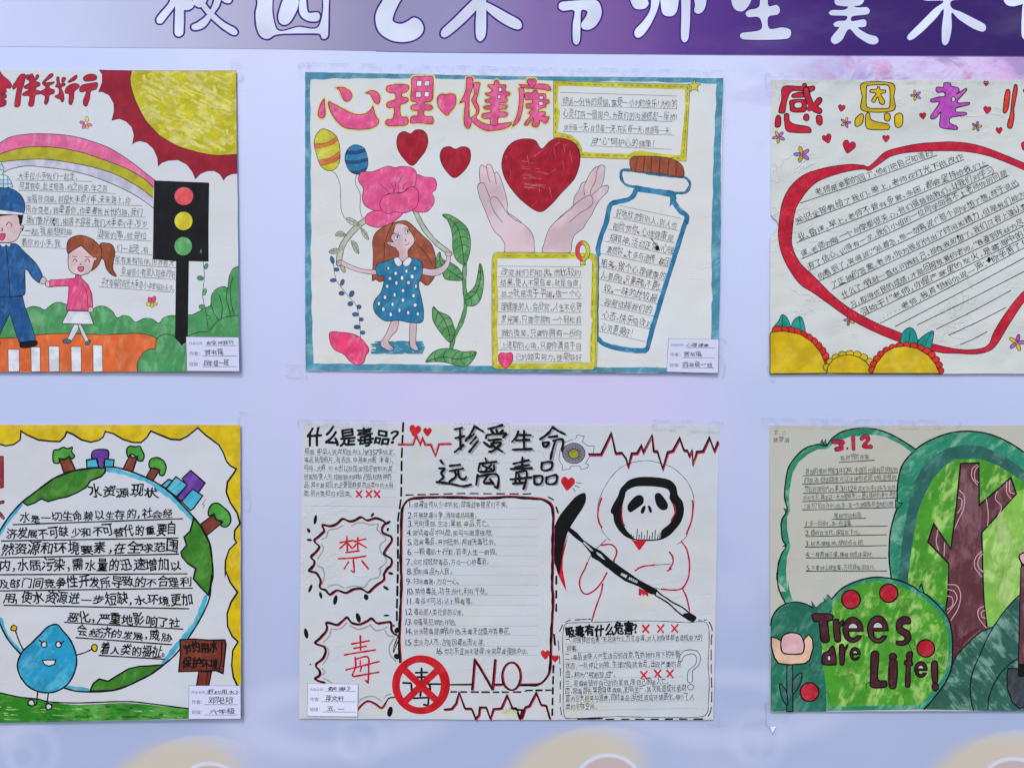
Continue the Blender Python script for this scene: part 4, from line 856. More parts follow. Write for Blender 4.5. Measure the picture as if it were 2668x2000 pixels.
for q in ('645,365 685,368', '755,370 800,374', '648,410 662,386 682,400 682,415', '755,412 772,388 790,400 790,418', '712,425 718,436 708,438'): line(pen(), 6, q)
fill(rose, '692,460 742,458 738,490 715,498 700,488', ol=6)
sub('legs'); fill(wht, '660,958 605,1080 570,1100 630,1115 700,1000 700,960', sm=0, ol=5); fill(wht, '695,958 730,1050 765,1115 790,1095 720,958', sm=0, ol=5)
fill(gry, '565,1088 600,1085 632,1092 628,1120 570,1118', ol=5); fill(gry, '760,1115 795,1092 805,1105 785,1138 762,1132', ol=5)
sub('skirt'); fill(wht, '610,838 790,842 832,955 700,955 555,948', sm=0, ol=6)
sub('hand'); fill(skin, '780,845 785,810 820,808 825,845 800,850', ol=5); sub('hand'); fill(skin, '412,585 440,578 448,628 425,628 410,615', ol=5)
sub('jumper'); fill(rose, '670,555 672,528 720,530 722,555 780,610 815,690 825,800 782,812 785,838 592,832 610,720 615,622 520,625 445,632 450,570 560,565', sm=0, ol=6, om=DR)
line(DR, 5, '735,600 770,680 782,810')
part('drawn_flower', 'pink and yellow flower beside the lamp post')
posy([rose, rose, ylw, ylw, ylw], (1322, 745, 20, 26, -.3), (1355, 738, 18, 28, .3), (1312, 780, 24, 16, .2), (1365, 780, 22, 14, -.1), (1340, 792, 14, 20, 0))
part('ink_smudge'); fr('E'); line(BK(), 14, '480,1385 470,1400 485,1430', vary=.5)
done()
# ------------------------------------------------------------------ poster: save water (bottom left)
s4 = Sheet('poster', 'hand drawn water saving poster with yellow border, smiling blue drop and globe', 'poster',
           [(-458, 1106), (0, 1106), (628, 1106), (632, 1866), (0, 1877.7), (-455, 1884)], GROUP, seed=4, crumple=0.45)
paper_sheet(s4, paper_mat('paper_water', (195, 199, 206), 0.45))
yb = marker('border_yellow', (208, 180, 20), (214, 196, 70), 0.6, 75, 0.6, size=1.6); gg = marker('leaf_green', (56, 122, 40), (96, 152, 72), 0.6, 60, 0.6, size=1.3)
aqua = marker('aqua', (66, 168, 198), (120, 192, 208), 0.5, 40, 0.7); tr = marker('tree_green', (66, 152, 56), (112, 180, 90), 0.5, 20, 0.6)
bark = marker('bark', (118, 58, 44), (144, 84, 66), 0.5, 80, 0.6); pur = marker('purple', (98, 54, 150), (130, 90, 176), 0.5, 60, 0.6)
drop = marker('drop_blue', (38, 148, 190), (98, 184, 208), 0.9, 50, 0.65, size=1.6); board = marker('board_brown', (112, 48, 36), (138, 72, 56), 0.6, 0, 0.6)
gd = marker('ground_green', (44, 128, 34), (112, 178, 90), 1.0, 5, 0.6, size=2.0); wht = marker('eye_white', (204, 208, 216)); MK = ink('marker_black', (24, 26, 34), (50, 52, 62))
bw = 15
part('border', 'yellow scalloped border')
inner = 'G 0,322 60,338 130,325 185,285 190,208 240,240 340,285 450,298 530,300 575,255 590,215 650,240 720,285 800,305 870,290 910,260 928,212 1000,232 1080,280 1170,308 1240,308 1290,265 1325,208 1400,240 1500,280 1580,285 1650,250 1735,180 1800,240 1920,330 1960,400 1985,470 2020,510 2072,538 2040,590 1995,650 1985,740 2020,830 2080,920 2105,1010 2060,1070 2055,1140 2075,1175 2010,1240 1980,1330 1975,1470 H 1985,90 2020,180 2085,268 2030,350 1995,450 1998,560 2040,650 2090,695 2045,770 2035,900 2050,1000 2085,1075'
fill(yb, 'G -1535,155 0,155 1000,155 2105,155 H 2118,1075 ' + inner.split('G ')[1].replace('G', '').join(['', '']) if 0 else 'G -1535,155 0,155 1000,155 2105,155 2110,1475 H 2118,1075 ' + ' '.join(reversed([t for t in inner.split()[inner.split().index('H') + 1:]])) + ' G ' + ' '.join(reversed(inner.split()[1:inner.split().index('H')])) + ' -200,280 -260,210 -420,320 -600,290 -700,215 -900,310 -1100,280 -1200,210 -1350,300 -1400,420 -1450,600 -1400,1400 -1535,1475', sm=0)
fr('G'); line(MK, bw, inner, sm=0, vary=0.15)
part('drawn_globe', 'round globe outline with green land and blue sea')
sea = 'G -60,1260 -20,1160 30,1060 110,940 200,835'
line(aqua, 30, 'G -80,1320 -40,1180 25,1075 110,955 195,850', vary=0.2); line(aqua, 36, 'G 940,545 1040,560 1180,600 1290,635 1400,710 1520,800 1620,900 1690,975', vary=0.25)
line(aqua, 40, 'H 1810,300 1770,420 1700,560 1600,680 1510,790 1440,880', vary=0.25); line(aqua, 30, 'H 590,1090 680,1100 780,1115', vary=0.2); line(aqua, 30, 'H 20,500 60,620 130,720 205,790', vary=0.25)
line(MK, bw, 'G -90,1320 -40,1170 20,1060 100,940 205,825 330,730 480,620 660,552 830,530 1000,522 1180,570 1360,650 1500,750 1640,890 1760,1030 1840,1180 1865,1350 1870,1475 H 1855,200 1840,320 1790,440 1700,600 1560,790 1440,900 1330,980 1150,1070 1000,1120 800,1132 680,1125 580,1100', vary=0.1)
line(MK, bw, 'H 190,800 100,700 40,600 -10,480')
fill(gg, 'G 205,825 330,730 480,620 660,552 830,530 930,528 925,570 890,605 800,640 760,700 690,740 600,780 520,795 430,822 370,798 310,835 250,855', sm=0, ol=bw, om=MK)
fill(gg, 'G 1700,965 1760,1030 1840,1180 1865,1350 1870,1475 H 1860,120 1850,220 1830,290 1760,220 1700,150 1720,60 1660,15 G 1720,1410 1650,1360 1600,1300 1590,1260 1640,1200 1618,1130 1670,1080 1690,1010', sm=0, ol=bw, om=MK)
fill(gg, 'H 1440,895 1330,980 1150,1070 1000,1120 800,1128 830,1060 880,1020 960,1040 1040,990 1140,930 1230,910 1330,905', sm=0, ol=bw, om=MK)
fr('G')
def tree(crown, trunk, lab=None):
    part('drawn_tree', lab); sub('crown'); fill(tr, crown, ol=13, om=MK); sub('trunk'); fill(bark, trunk, sm=0, ol=13, om=MK)
tree('475,480 470,420 480,375 520,370 560,350 600,362 640,350 635,390 660,425 640,450 610,440 590,455 530,450 525,485 500,490', '525,450 570,458 615,430 668,548 568,572')
tree('1120,420 1115,370 1140,340 1190,345 1230,340 1250,380 1268,420 1255,465 1215,465 1205,435 1160,410 1130,432', '1145,415 1160,440 1210,430 1168,562 1082,542')
tree('1310,510 1320,460 1370,438 1420,455 1445,480 1460,530 1440,590 1405,590 1395,545 1350,530 1330,545', '1330,530 1405,545 1345,640 1285,610')
tree('1835,945 1830,900 1860,845 1910,835 1960,870 2010,920 2025,990 1990,1040 1940,1030 1945,990 1890,980 1880,930', '1880,930 1895,975 1955,1000 1815,1115 1760,1020')
part('drawn_building', 'purple block between two turquoise blocks on top of the globe')
fill(pur, '820,385 880,368 950,378 955,440 920,470 915,525 870,520 860,460 810,440', ol=13, om=MK); fill(aqua, '765,460 850,448 872,525 768,528', sm=0, ol=13, om=MK); fill(aqua, '925,452 1005,458 1000,520 920,520', sm=0, ol=13, om=MK)
part('drawn_building', 'tilted purple and turquoise blocks on the right of the globe')
fill(aqua, '1480,628 1520,640 1460,705 1415,685', sm=0, ol=13, om=MK); fill(pur, '1675,550 1800,660 1740,745 1590,815 1555,790 1640,680 1600,620', sm=0, ol=13, om=MK)
fill(aqua, '1545,605 1645,675 1550,780 1460,710', sm=0, ol=13, om=MK); fill(aqua, '1690,712 1780,770 1700,880 1672,900 1595,820', sm=0, ol=13, om=MK)
part('title_character', 'dark red character cut by the photo edge')
fill(marker('box_red', (150, 44, 58)), '-350,430 0,425 38,430 40,700 0,708 -340,700', '-300,470 -5,470 5,665 -300,660', sm=0, ol=7, om=MK)
line(MK, 30, '-40,840 0,835 35,825'); line(marker('box_red', (150, 44, 58)), 18, '-40,840 0,835 32,826'); line(MK, 30, '-80,860 0,920 40,965'); line(marker('box_red', (150, 44, 58)), 18, '-80,860 0,920 36,962')
W4 = [('G', '水资源现状', 785, 785, 1388, 785, 118, None), ('G', '水是一切生命赖以生存的，社会经', 185, 1010, 1525, 962, 92, (125, 1023, 1605, 970)), ('G', '济发展不可缺少和不可替代的重要自', 60, 1148, 1565, 1112, 105, (25, 1165, 1565, 1137)),
      ('G', '然资源和环境要素，在全球范围', 20, 1290, 1580, 1262, 112, (-20, 1312, 1570, 1277)), ('G', '内，水质污染，需水量的迅速增加以', 0, 1432, 1600, 1420, 110, (-20, 1458, 1645, 1448)),
      ('H', '及部门间竞争性开发所导致的不合理利', 0, 238, 1680, 222, 105, (-10, 258, 1692, 232)), ('H', '用，使水资源进一步短缺，水环境更加', 35, 368, 1708, 385, 108, (48, 382, 1660, 410)),
      ('H', '恶化，严重地影响了社', 600, 525, 1592, 575, 108, (578, 530, 1608, 587)), ('H', '会经济的发展，威胁', 690, 650, 1515, 700, 98, (678, 662, 1512, 722)), ('H', '着人类的福祉。', 885, 805, 1465, 838, 105, (880, 816, 1448, 848))]
for f_, t_, a_, b_, c_, d_, h_, rl in W4:
    fr(f_); written(t_, a_, b_ - 3, c_, d_ - 3, h_ * 0.92, off=0.024, mat=MK, rule=rl, rw=12, wild=1.2)
fr('G'); part('drawn_crack'); line(pen(), 4, '1812,795 1775,845 1795,850 1785,880', sm=0)
part('drawn_ground', 'green ground along the bottom'); fr('H')
fill(gd, '-1520,1100 -800,1160 -200,1110 0,1140 200,1180 345,1195 450,1228 700,1245 1100,1225 1300,1240 1600,1272 1670,1275 1670,1365 1000,1380 400,1395 0,1402 -1520,1420', sm=0); line(MK, 12, '-1520,1100 -800,1160 -200,1110 0,1140 200,1180 345,1195 450,1220 700,1228 1100,1215 1300,1230 1600,1268 1670,1275')
gl = marker('light_grass', (126, 186, 106)); hatch(gl, '0,1260 1600,1290 1640,1360 0,1380', 34, 0.0, 9, 4, 0.02, 0.05); dk_ = marker('dark_grass', (30, 98, 30)); hatch(dk_, '0,1200 1600,1280 1640,1360 0,1380', 30, 0.0, 16, 6, 0.02, 0.09)
part('drawn_water_drop', 'smiling blue water drop with stick arms and legs')
for q in ('218,770 180,690 150,605', '680,815 760,790 820,760', '345,1130 335,1240 315,1250', '440,1140 420,1270'): line(MK, 12, q)
fill(yb, '110,580 130,555 160,570 155,600 115,600', ol=11, om=MK); fill(yb, '815,740 835,720 862,735 855,780 825,775', ol=11, om=MK)
fill(wht, '260,1230 275,1205 305,1205 318,1240 300,1255 268,1245', ol=13, om=MK); fill(wht, '418,1250 440,1235 470,1250 460,1280 425,1285', ol=13, om=MK)
fill(drop, '480,550 520,552 560,600 620,670 665,760 685,850 675,930 640,1020 580,1090 480,1135 370,1135 270,1090 200,1010 170,930 175,860 215,780 290,710 380,620 430,570', ol=14, om=MK)
for x in (400, 526): sub('eye'); ell(wht, x, 722, 24, 26, ol=11, om=MK)
sub('mouth'); line(MK, 12, '355,682 385,708'); line(MK, 12, '572,695 540,715'); fill(wht, '385,860 440,856 502,856 490,895 440,910 405,895', sm=0, ol=11, om=MK)
part('drawn_signboard', 'brown wooden board with black words on a post')
fill(board, '1750,955 1860,955 1835,1078 1730,1078', sm=0, ol=13, om=MK); fill(board, '1585,680 1700,672 1840,682 1975,680 1985,720 1960,970 1900,945 1750,950 1575,955 1590,800', sm=0, ol=14, om=MK); line(MK, 12, '1950,695 1945,850 1925,940'); line(MK, 7, '1825,960 1815,1075')
sub('lettering'); txt('节约用水', 1615, 795, 1920, 780, 95, MK, 0.04); txt('保护环境', 1600, 920, 1930, 935, 95, MK, 0.04)
done()
# ------------------------------------------------------------------ poster: drugs warning (bottom middle)
s5 = Sheet('poster', 'hand drawn warning poster in black and red with hooded skull figure holding scythe, bottom centre', 'poster',
           [(789.5, 1101), (1300, 1105), (1872.5, 1109), (1866, 1500), (1857.6, 1872), (1300, 1872), (780, 1869), (784, 1450)], GROUP, seed=5, crumple=0.8)
paper_sheet(s5, paper_mat('paper_warning', (193, 198, 204), 0.8, (196, 200, 170), 0.6))
MK = ink('marker_black', (22, 22, 30), (44, 44, 54)); red = ink('marker_red', (182, 24, 44), (206, 70, 84)); dred = ink('marker_crimson', (164, 24, 54), (196, 66, 90)); grey = ink('marker_grey', (140, 144, 152), (168, 172, 178))
pen = lambda: ink('gel_pen', (10, 10, 16), (30, 30, 38)); rule = ink('pencil_rule', (138, 142, 148), (170, 172, 178)); blk = marker('solid_black', (8, 9, 13), (18, 18, 24), 0.3, 30, 0.6)
redm = marker('solid_red', (190, 26, 38), (206, 60, 66), 0.4, 60, 0.6)
fr('I')
part('heading_lettering'); txt('什么是毒品？', 110, 300, 975, 292, 175, MK, 0.035, slant=0.05)
for i, (t_, a_, b_) in enumerate((('根据《中华人民共和国刑法》第357条规定，', 90, 960), ('毒品是指鸦片、海洛因、甲基苯丙胺（冰毒）、', 85, 945), ('吗啡、大麻、可卡因以及国家规定管制的其', 80, 930), ('他能够使人形成瘾癖的麻醉药品和精神药', 78, 930), ('品。其中最常见的主要是麻醉药品类中的大麻', 80, 945), ('类、鸦片类和可卡因类。', 75, 545))):
    y = (385, 460, 542, 622, 700, 782)[i]; written(t_, a_, y - 2, b_, y + 4, 58, rule=(82, y + 2, 965, y + 11), rm=rule, rw=3, mat=pen())
part('ruled_line'); line(rule, 3, '75,872 970,883', sm=0)
def cross(x, y, r=26, w=17):
    part('red_cross'); line(red, w, [(x - r, y - r * 1.1), (x + r * 0.9, y + r * 1.2)], sm=0); line(red, w, [(x + r, y - r * 1.2), (x - r * 0.9, y + r)], sm=0)
for x in (612, 707, 785): cross(x, 760, 26, 18)
part('dashed_divider'); dashes(MK, 20, '1035,80 1020,420 1018,620 1015,800 985,1000 985,1475 K 975,400 975,560', 78, 42, jit=0.08)
part('dashed_divider'); dashes(MK, 14, 'I 1062,770 1600,755 2212,760 J 260,752', 75, 50, jit=0.1); dashes(MK, 14, 'J 365,790 412,815', 80, 50); dashes(MK, 16, 'J 438,885 458,940', 80, 80)
fr('I')
for lab, (x, y, r, ro) in (('red heart on the pulse line', (1148, 150, 56, .15)), ('small red heart over the pulse line', (1268, 162, 40, 0))):
    part('drawn_heart', lab); heart(redm, x, y, r, ol=6, om=dred, rot=ro)
part('drawn_pulse_line', 'red pulse line under two hearts'); line(dred, 20, '990,288 1130,288 1160,205 1200,285 1222,228 1245,290 1300,290 1345,395 1380,285 1495,282', sm=0); line(ink('thin_red', (160, 60, 80)), 4, '990,275 1115,272 1160,185 1205,250 1218,208 1255,275 1310,278 1342,340 1370,272 1490,268', sm=0)
# title with grey drop strokes
CH = {'珍': ('I', ['1530,140 1600,125', '1535,225 1620,205', '1580,130 1585,330', '1530,358 1612,290', '1720,110 1690,170 1635,250', '1720,112 1800,160', '1715,185 1665,225', '1735,215 1680,275', '1755,250 1670,355']),
      '爱': ('I', ['1985,100 1900,125 1850,135', '1880,150 1900,180', '1930,145 1935,175', '1990,150 1960,185', '1830,225 1840,195 2020,180 1995,215', '1855,245 1975,235', '1910,240 1880,310 1810,265', '1880,275 1975,270 1900,345 1860,355', '1880,290 1990,355']),
      '生': ('J', ['75,160 55,215 15,260', '70,195 195,195', '130,155 130,320', '55,245 180,240', '20,335 205,328']),
      '命': ('J', ['405,120 360,180 285,235', '405,120 460,155 520,185', '370,215 445,205', '310,270 365,265 350,300 320,305 310,272', '410,250 500,240 495,350', '430,250 400,350 385,425']),
      '远': ('I', ['1395,440 1415,470', '1380,515 1430,515 1400,560 1420,600 1360,650', '1355,645 1480,660 1610,685 1685,670', '1485,490 1580,478', '1480,540 1610,515', '1525,530 1540,590 1480,640', '1560,525 1575,600 1620,620 1640,595']),
      '离': ('I', ['1825,420 1835,450', '1770,470 1930,450', '1800,490 1880,520', '1880,480 1820,540', '1765,490 1765,545 1900,535 1905,480', '1750,580 1735,670', '1750,590 1935,575 1940,700 1915,690', '1850,580 1810,650 1880,655', '1870,620 1900,665']),
      '毒': ('J', ['115,410 112,515', '30,470 175,435', '45,505 180,480', '5,520 205,512', '55,555 45,655 25,660', '55,555 155,545 135,680 125,710', '0,620 200,600', '80,570 90,650', '30,660 150,650']),
      '品': ('J', ['300,460 395,455 385,520 305,530 300,462', '225,590 305,590 290,660 235,660 228,592', '345,600 440,580 430,655 350,660 345,602'])}
for c_, (f_, q_) in CH.items():
    fr(f_); part('title_character')
    for q in q_:
        p_ = pts(q); ribbon(grey, 20, resample(p_ + [[5, 4]], False, 8), vary=0.2)
    for q in q_: line(MK, 24, q, vary=0.2)
part('title_outline', 'thin dashed outline round the title')
for q in ('I 1510,130 1530,90 1660,85 1820,95 1900,80 2050,90 2060,180 2050,300', 'I 1515,390 1620,370 1700,390 1800,370 1900,380 2000,385 2060,340', 'I 1360,440 1430,420 1500,445 1620,430 1700,445 1800,430 1980,440', 'J 0,340 120,360 300,350 340,440 400,440', 'J 30,140 180,130 290,160 400,95 540,180'): dashes(grey, 4, q, 26, 18)
fr('J')
part('drawn_gear', 'grey pencilled gear with yellow centre')
ell(marker('gear_grey', (118, 116, 130), (140, 138, 150), .5, 60, .5), 608, 370, 108, 98, 0, ol=6, om=pen()); ell(marker('olive_dot', (146, 146, 40), (166, 166, 70)), 608, 375, 50, 45, ol=7, om=MK)
line(pen(), 5, '625,235 640,195 708,205 690,260 745,300 805,300 795,370 760,400 720,470 750,480 740,510 680,525 665,490 580,490 570,520 495,530 500,490 465,430 475,340 510,270 600,235', sm=0)
for t in np.linspace(0, 6.28, 15)[:-1]: line(MK, 4, [(608 + 54 * math.cos(t), 375 + 50 * math.sin(t)), (608 + 78 * math.cos(t), 375 + 72 * math.sin(t))], sm=0)
part('drawn_pulse_line', 'jagged black and red pulse line along the top')
ecg = '755,380 870,380 905,310 968,178 1010,370 1070,365 1110,420 1130,500 1165,370 1215,370 1258,295 1275,360 1360,198 1375,350 1410,350 1462,520 1510,360 1560,345 1625,225 1665,340 1700,345 1718,400 1745,340 1750,480 1790,355 1850,350 1910,220 1958,350 1992,262'
p_ = pts(ecg); ribbon(dred, 18, resample(p_ + [[1.6, 3.4]], False, 30), vary=0); ribbon(MK, 18, resample(p_ + [[-.6, -.6]], False, 30), vary=0)
part('drawn_heart', 'red heart with three rays beside the title'); heart(redm, 550, 655, 66, ol=6, om=dred, rot=.1)
for q in ('630,650 680,658', '620,680 660,695', '598,705 622,738'): line(MK, 7, q, sm=0)
# reaper
part('drawn_reaper', 'hooded skull figure drawn in thin black and red lines')
line(pen(), 5, '955,1205 880,1110 845,1000 835,900 860,790 930,650 1030,530 1150,465 1300,440 1430,462 1560,510 1680,620 1745,740 1762,850 1740,1000 1690,1160 1640,1215 1595,1245', vary=.3)
line(dred, 17, '873,800 848,880 838,960 850,1030 875,1080'); line(dred, 17, '1748,825 1752,900 1735,1020 1690,1142')
fill(blk, '1080,680 1150,620 1270,595 1450,605 1540,632 1590,690 1608,770 1655,840 1664,930 1640,1020 1590,1090 1520,1160 1440,1198 1300,1210 1150,1190 1060,1130 1000,1040 985,960 960,930 985,860 1030,780 1050,720',
     '1112,735 1100,780 1080,850 1065,940 1075,1020 1110,1100 1150,1145 1200,1190 1300,1195 1430,1190 1450,1110 1530,1040 1570,960 1560,870 1525,800 1530,750 1500,710 1400,690 1270,685 1180,695')
line(dred, 13, '1072,890 1068,960 1078,1030 1095,1062'); line(dred, 13, '1560,855 1580,890 1575,950 1540,1015')
fill(blk, '1200,780 1250,770 1278,800 1272,850 1210,900 1150,935 1122,900 1135,850'); fill(blk, '1385,770 1425,748 1470,790 1510,860 1500,905 1450,912 1400,860')
fill(blk, '1270,880 1298,875 1285,930 1265,950 1248,930'); fill(blk, '1318,872 1340,875 1358,920 1350,940 1335,935')
line(MK, 8, '1140,1160 1200,1195 1300,1205 1440,1190')
for x, y0, y1 in ((1160, 1145, 1190), (1178, 1160, 1195), (1215, 1095, 1190), (1235, 1150, 1195), (1258, 1125, 1195), (1285, 1155, 1198), (1312, 1110, 1198), (1335, 1160, 1198), (1360, 1130, 1195), (1388, 1105, 1195), (1415, 1150, 1192), (1435, 1130, 1190)): line(MK, 8, [(x + 2, y0), (x - 3, y1)], sm=0)
fill(redm, '1160,1195 1200,1205 1310,1205 1240,1298 1225,1290', sm=0)
for q in ('875,1250 960,1242 1010,1280 1018,1330 990,1400', '1525,1315 1555,1360 1558,1420 1525,1475', '1640,1215 1690,1290 1715,1400 1718,1475', '735,1420 715,1475', '1225,1470 1290,1450 1380,1440'): line(dred, 16, q)
for q in ('920,1195 860,1250 770,1350 735,1430', '1380,1440 1530,1430', '1000,1400 985,1440'): line(pen(), 6, q)
fr('L')
for q in ('715,0 670,90 665,170 700,235 750,240 820,195 880,120 925,40', '885,145 870,230 820,370 780,500', '1718,0 1705,90 1650,185 1560,205 1450,195', '1650,190 1690,280 1718,405', '1195,20 1225,0', '1505,20 1545,0'): line(dred, 16, q)
line(pen(), 5, '1380,180 1450,200'); fill(redm, '1230,185 1325,225 1320,270 1290,245 1280,262 1262,240 1250,262 1228,250', sm=0)
part('drawn_scythe', 'black scythe with red blade tip')
fr('J')
sub('blade_edge', 'red edge of the blade'); fill(redm, '560,1130 530,1260 505,1370 500,1475 L 540,225 490,130 450,40 440,0 J 410,1400 400,1300 500,1300', sm=0)
sub('blade'); fill(blk, 'J 720,755 722,830 690,900 630,990 580,1070 545,1140 510,1280 490,1400 480,1475 L 465,60 440,0 J 440,1460 415,1380 400,1270 405,1130 430,1050 470,970 540,880 620,790 680,755', sm=1)
sub('shaft'); fill(blk, 'J 565,1075 640,1130 700,1200 800,1270 870,1305 915,1345 965,1390 1075,1470 L 1240,110 1410,200 1395,252 1340,242 1230,172 1100,120 1000,50 940,0 J 915,1460 850,1405 780,1368 765,1325 690,1230 620,1180 555,1120', sm=0)
fr('J'); wht5 = marker('paper_patch', (188, 193, 200), (196, 200, 206), .2, 0, .5)
fill(wht5, '694,1222 714,1222 784,1290 796,1308 776,1306 732,1264', sm=0); fill(wht5, '822,1312 868,1336 908,1388 882,1380 828,1334', sm=0)
fr('L'); fill(wht5, '1066,40 1122,64 1106,90 1054,58', sm=0); fill(wht5, '1142,78 1222,120 1212,140 1122,98', sm=0)
for x in range(5): line(MK, 5, [(1140 + x * 18, 72 + x * 9), (1130 + x * 18, 100 + x * 9)], sm=0)
line(MK, 15, '1405,210 1440,245 1510,290 1560,325 1640,365 1700,410 1735,440'); line(MK, 15, '1390,255 1450,290 1520,335 1600,410 1660,455 1710,490')
fill(blk, '1655,435 1720,425 1785,465 1755,508 1710,495')
# bursts with characters on the left
def burst(lab, outl_, grey_, char_):
    part('drawn_burst', lab)
    for q in grey_: line(grey, 13, q)
    p_ = pts(outl_); ribbon(dred, 17, catmull(p_ + [[2.0, 2.2]], False, 4), vary=.2); ribbon(MK, 19, catmull(p_, False, 4), vary=.25)
    for q in char_: line(red, 18, q, vary=.15)
burst('spiky burst round a red character, upper left', 'I 150,1475 175,1440 180,1400 150,1360 200,1310 228,1260 180,1205 240,1150 275,1110 260,1055 340,1065 400,1040 455,995 520,1020 580,1005 630,980 690,1010 770,990 860,1030 830,1080 840,1130 920,1170 915,1220 850,1325 920,1380 915,1440 880,1475 K 850,50 850,100 760,170 700,225 630,190 560,195 480,230 400,205 330,245 290,205 235,180 240,110 200,40 130,20 I 160,1450',
      ['I 255,1195 300,1170 320,1110 400,1090 455,1060', 'I 540,1065 590,1040 650,1035 710,1055 795,1050 785,1100 870,1190 820,1240 815,1300 875,1390 860,1430 800,1475', 'I 250,1240 270,1290 215,1380', 'I 215,1445 270,1475', 'K 265,0 280,60 260,150', 'K 310,175 370,155 420,160 465,185', 'K 490,185 560,165 660,175 720,105 800,80 820,0'],
      ['I 430,1225 560,1205', 'I 495,1170 500,1300', 'I 485,1230 430,1280', 'I 505,1235 545,1280', 'I 570,1215 675,1190', 'I 600,1180 600,1290', 'I 590,1235 560,1270', 'I 610,1230 680,1272', 'I 485,1320 610,1305', 'I 415,1380 560,1372 675,1355', 'I 555,1375 565,1475 K 565,35 540,20', 'I 510,1410 470,1475', 'I 640,1400 700,1475'])
burst('spiky burst round a red character, lower left', 'K 280,1090 190,1055 230,1020 235,980 195,930 205,905 270,850 290,780 265,740 190,710 240,660 290,600 305,560 300,515 400,535 450,500 495,465 540,515 610,530 690,500 730,475 790,520 910,510 920,580 945,620 975,630',
      ['K 345,575 330,640 270,705', 'K 360,580 430,575 495,520', 'K 525,545 600,580 670,565 725,535', 'K 720,545 770,590 830,585 880,560', 'K 860,590 890,640 950,655 905,740 910,820 965,885', 'K 280,735 320,780 310,850 265,915', 'K 260,955 285,990 262,1015', 'K 275,1050 350,1090', 'K 605,1280 650,1240 730,1220 780,1235 830,1270', 'K 850,1240 880,1210 920,1198'],
      ['K 625,645 628,780', 'K 545,720 710,690', 'K 565,762 680,742', 'K 475,825 620,800 768,778', 'K 575,850 580,940 550,1025 630,1020 800,990', 'K 580,865 695,845 705,950 700,1090 680,1070', 'K 490,968 620,935 805,888', 'K 625,880 625,915', 'K 635,940 625,980'])
line(MK, 15, 'K 605,1345 640,1300 700,1265 770,1290 830,1330 870,1280 900,1240 955,1230', sm=1); line(dred, 12, 'K 605,1352 645,1308 700,1275 765,1300 830,1340 875,1290', sm=1)
for cx, cy, a, b, r, f_ in ((192, 1005, 16, 46, .15, 'I'), (128, 1110, 15, 24, -.5, 'I'), (135, 1200, 26, 12, .1, 'I'), (740, 960, 12, 24, .6, 'I'), (890, 1035, 30, 14, -.6, 'I'), (888, 1100, 12, 18, .2, 'I'), (145, 190, 14, 42, .4, 'K'), (245, 255, 14, 34, -.3, 'K'), (385, 300, 20, 48, .2, 'K'), (680, 272, 22, 30, -.3, 'K'), (870, 185, 32, 14, .6, 'K'), (915, 45, 26, 13, .3, 'K'), (605, 470, 22, 48, -.3, 'K'), (875, 448, 28, 10, 0, 'K'), (105, 620, 20, 50, -.2, 'K'), (145, 915, 8, 8, 0, 'K'), (910, 1368, 26, 50, .2, 'K'), (945, 545, 10, 10, 0, 'K'), (975, 590, 22, 30, .5, 'K'), (975, 840, 30, 26, .5, 'K')):
    part('ink_mark'); fr(f_); ell(blk, cx, cy, a, b, r)
line(MK, 10, 'K 985,650 950,740 945,800 985,700 990,820')
# central list box
part('list_frame', 'rounded red and black frame round the numbered list')
q = 'K 1010,890 1000,700 1010,400 1020,150 1015,0 I 1015,1300 1022,950 1040,870 1090,815 1200,795 1500,790 1800,798 2065,785 J 0,785 200,800 300,810 380,850 410,930 410,1100 405,1300 405,1475 L 400,150 410,300 400,500 390,700 385,900 370,1000 320,1075 260,1108 90,1110'
p_ = pts(q); ribbon(dred, 22, catmull(p_ + [[1.0, -.8]], False, 5), vary=.15); ribbon(MK, 21, catmull(p_ + [[-1.2, 1.2]], False, 5), vary=.3)
L5 = [('I', '1、禁毒宣传从少年抓起，禁毒战争要常打不懈。', 1085, 2040, 898), ('I', '2、开展禁毒斗争，消除毒品祸害。', 1080, 1745, 1000), ('I', '3、光明理想、生活；黑暗，毒品，死亡。', 1080, 1865, 1080), ('I', '4、尝试毒品不叫酷，那叫与魔鬼接吻。', 1068, 1900, 1168), ('I', '5、远离毒品，共同抵制，构建无毒社会。', 1075, 1930, 1255), ('I', '6、一颗毒品十行泪，百年人生一朝毁。', 1078, 1945, 1350), ('I', '7、众志成城禁毒品，万众一心把毒消。', 1070, 1860, 1448),
      ('K', '8、抵制毒品为人民。', 1075, 1510, 65), ('K', '9、扫除毒害，万众一心。', 1070, 1580, 157), ('K', '10、禁绝毒品，功在当代，利在千秋。', 1062, 1850, 255), ('K', '11、毒品不可沾，沾上解毒难。', 1062, 1705, 348), ('K', '12、毒品是人类社会的公害。', 1055, 1620, 452), ('K', '13、吸毒是犯罪的开始。', 1045, 1550, 548), ('K', '14、依法禁毒健康我你他，无毒无忧盛开青春花。', 1048, 2070, 637), ('K', '15、生当为人杰，岂能因毒品而沦落。', 1048, 1825, 742), ('K', '16、勿忘东亚病夫耻辱，全民禁毒强我中华。', 1345, 2240, 828)]
for f_, t_, a_, b_, y in L5:
    fr(f_); written(t_, a_, y - 8, b_, y - 6, 64, rule=((1065 if y != 828 else 1340), y, 2330, y), rm=rule, rw=2.5, mat=pen())
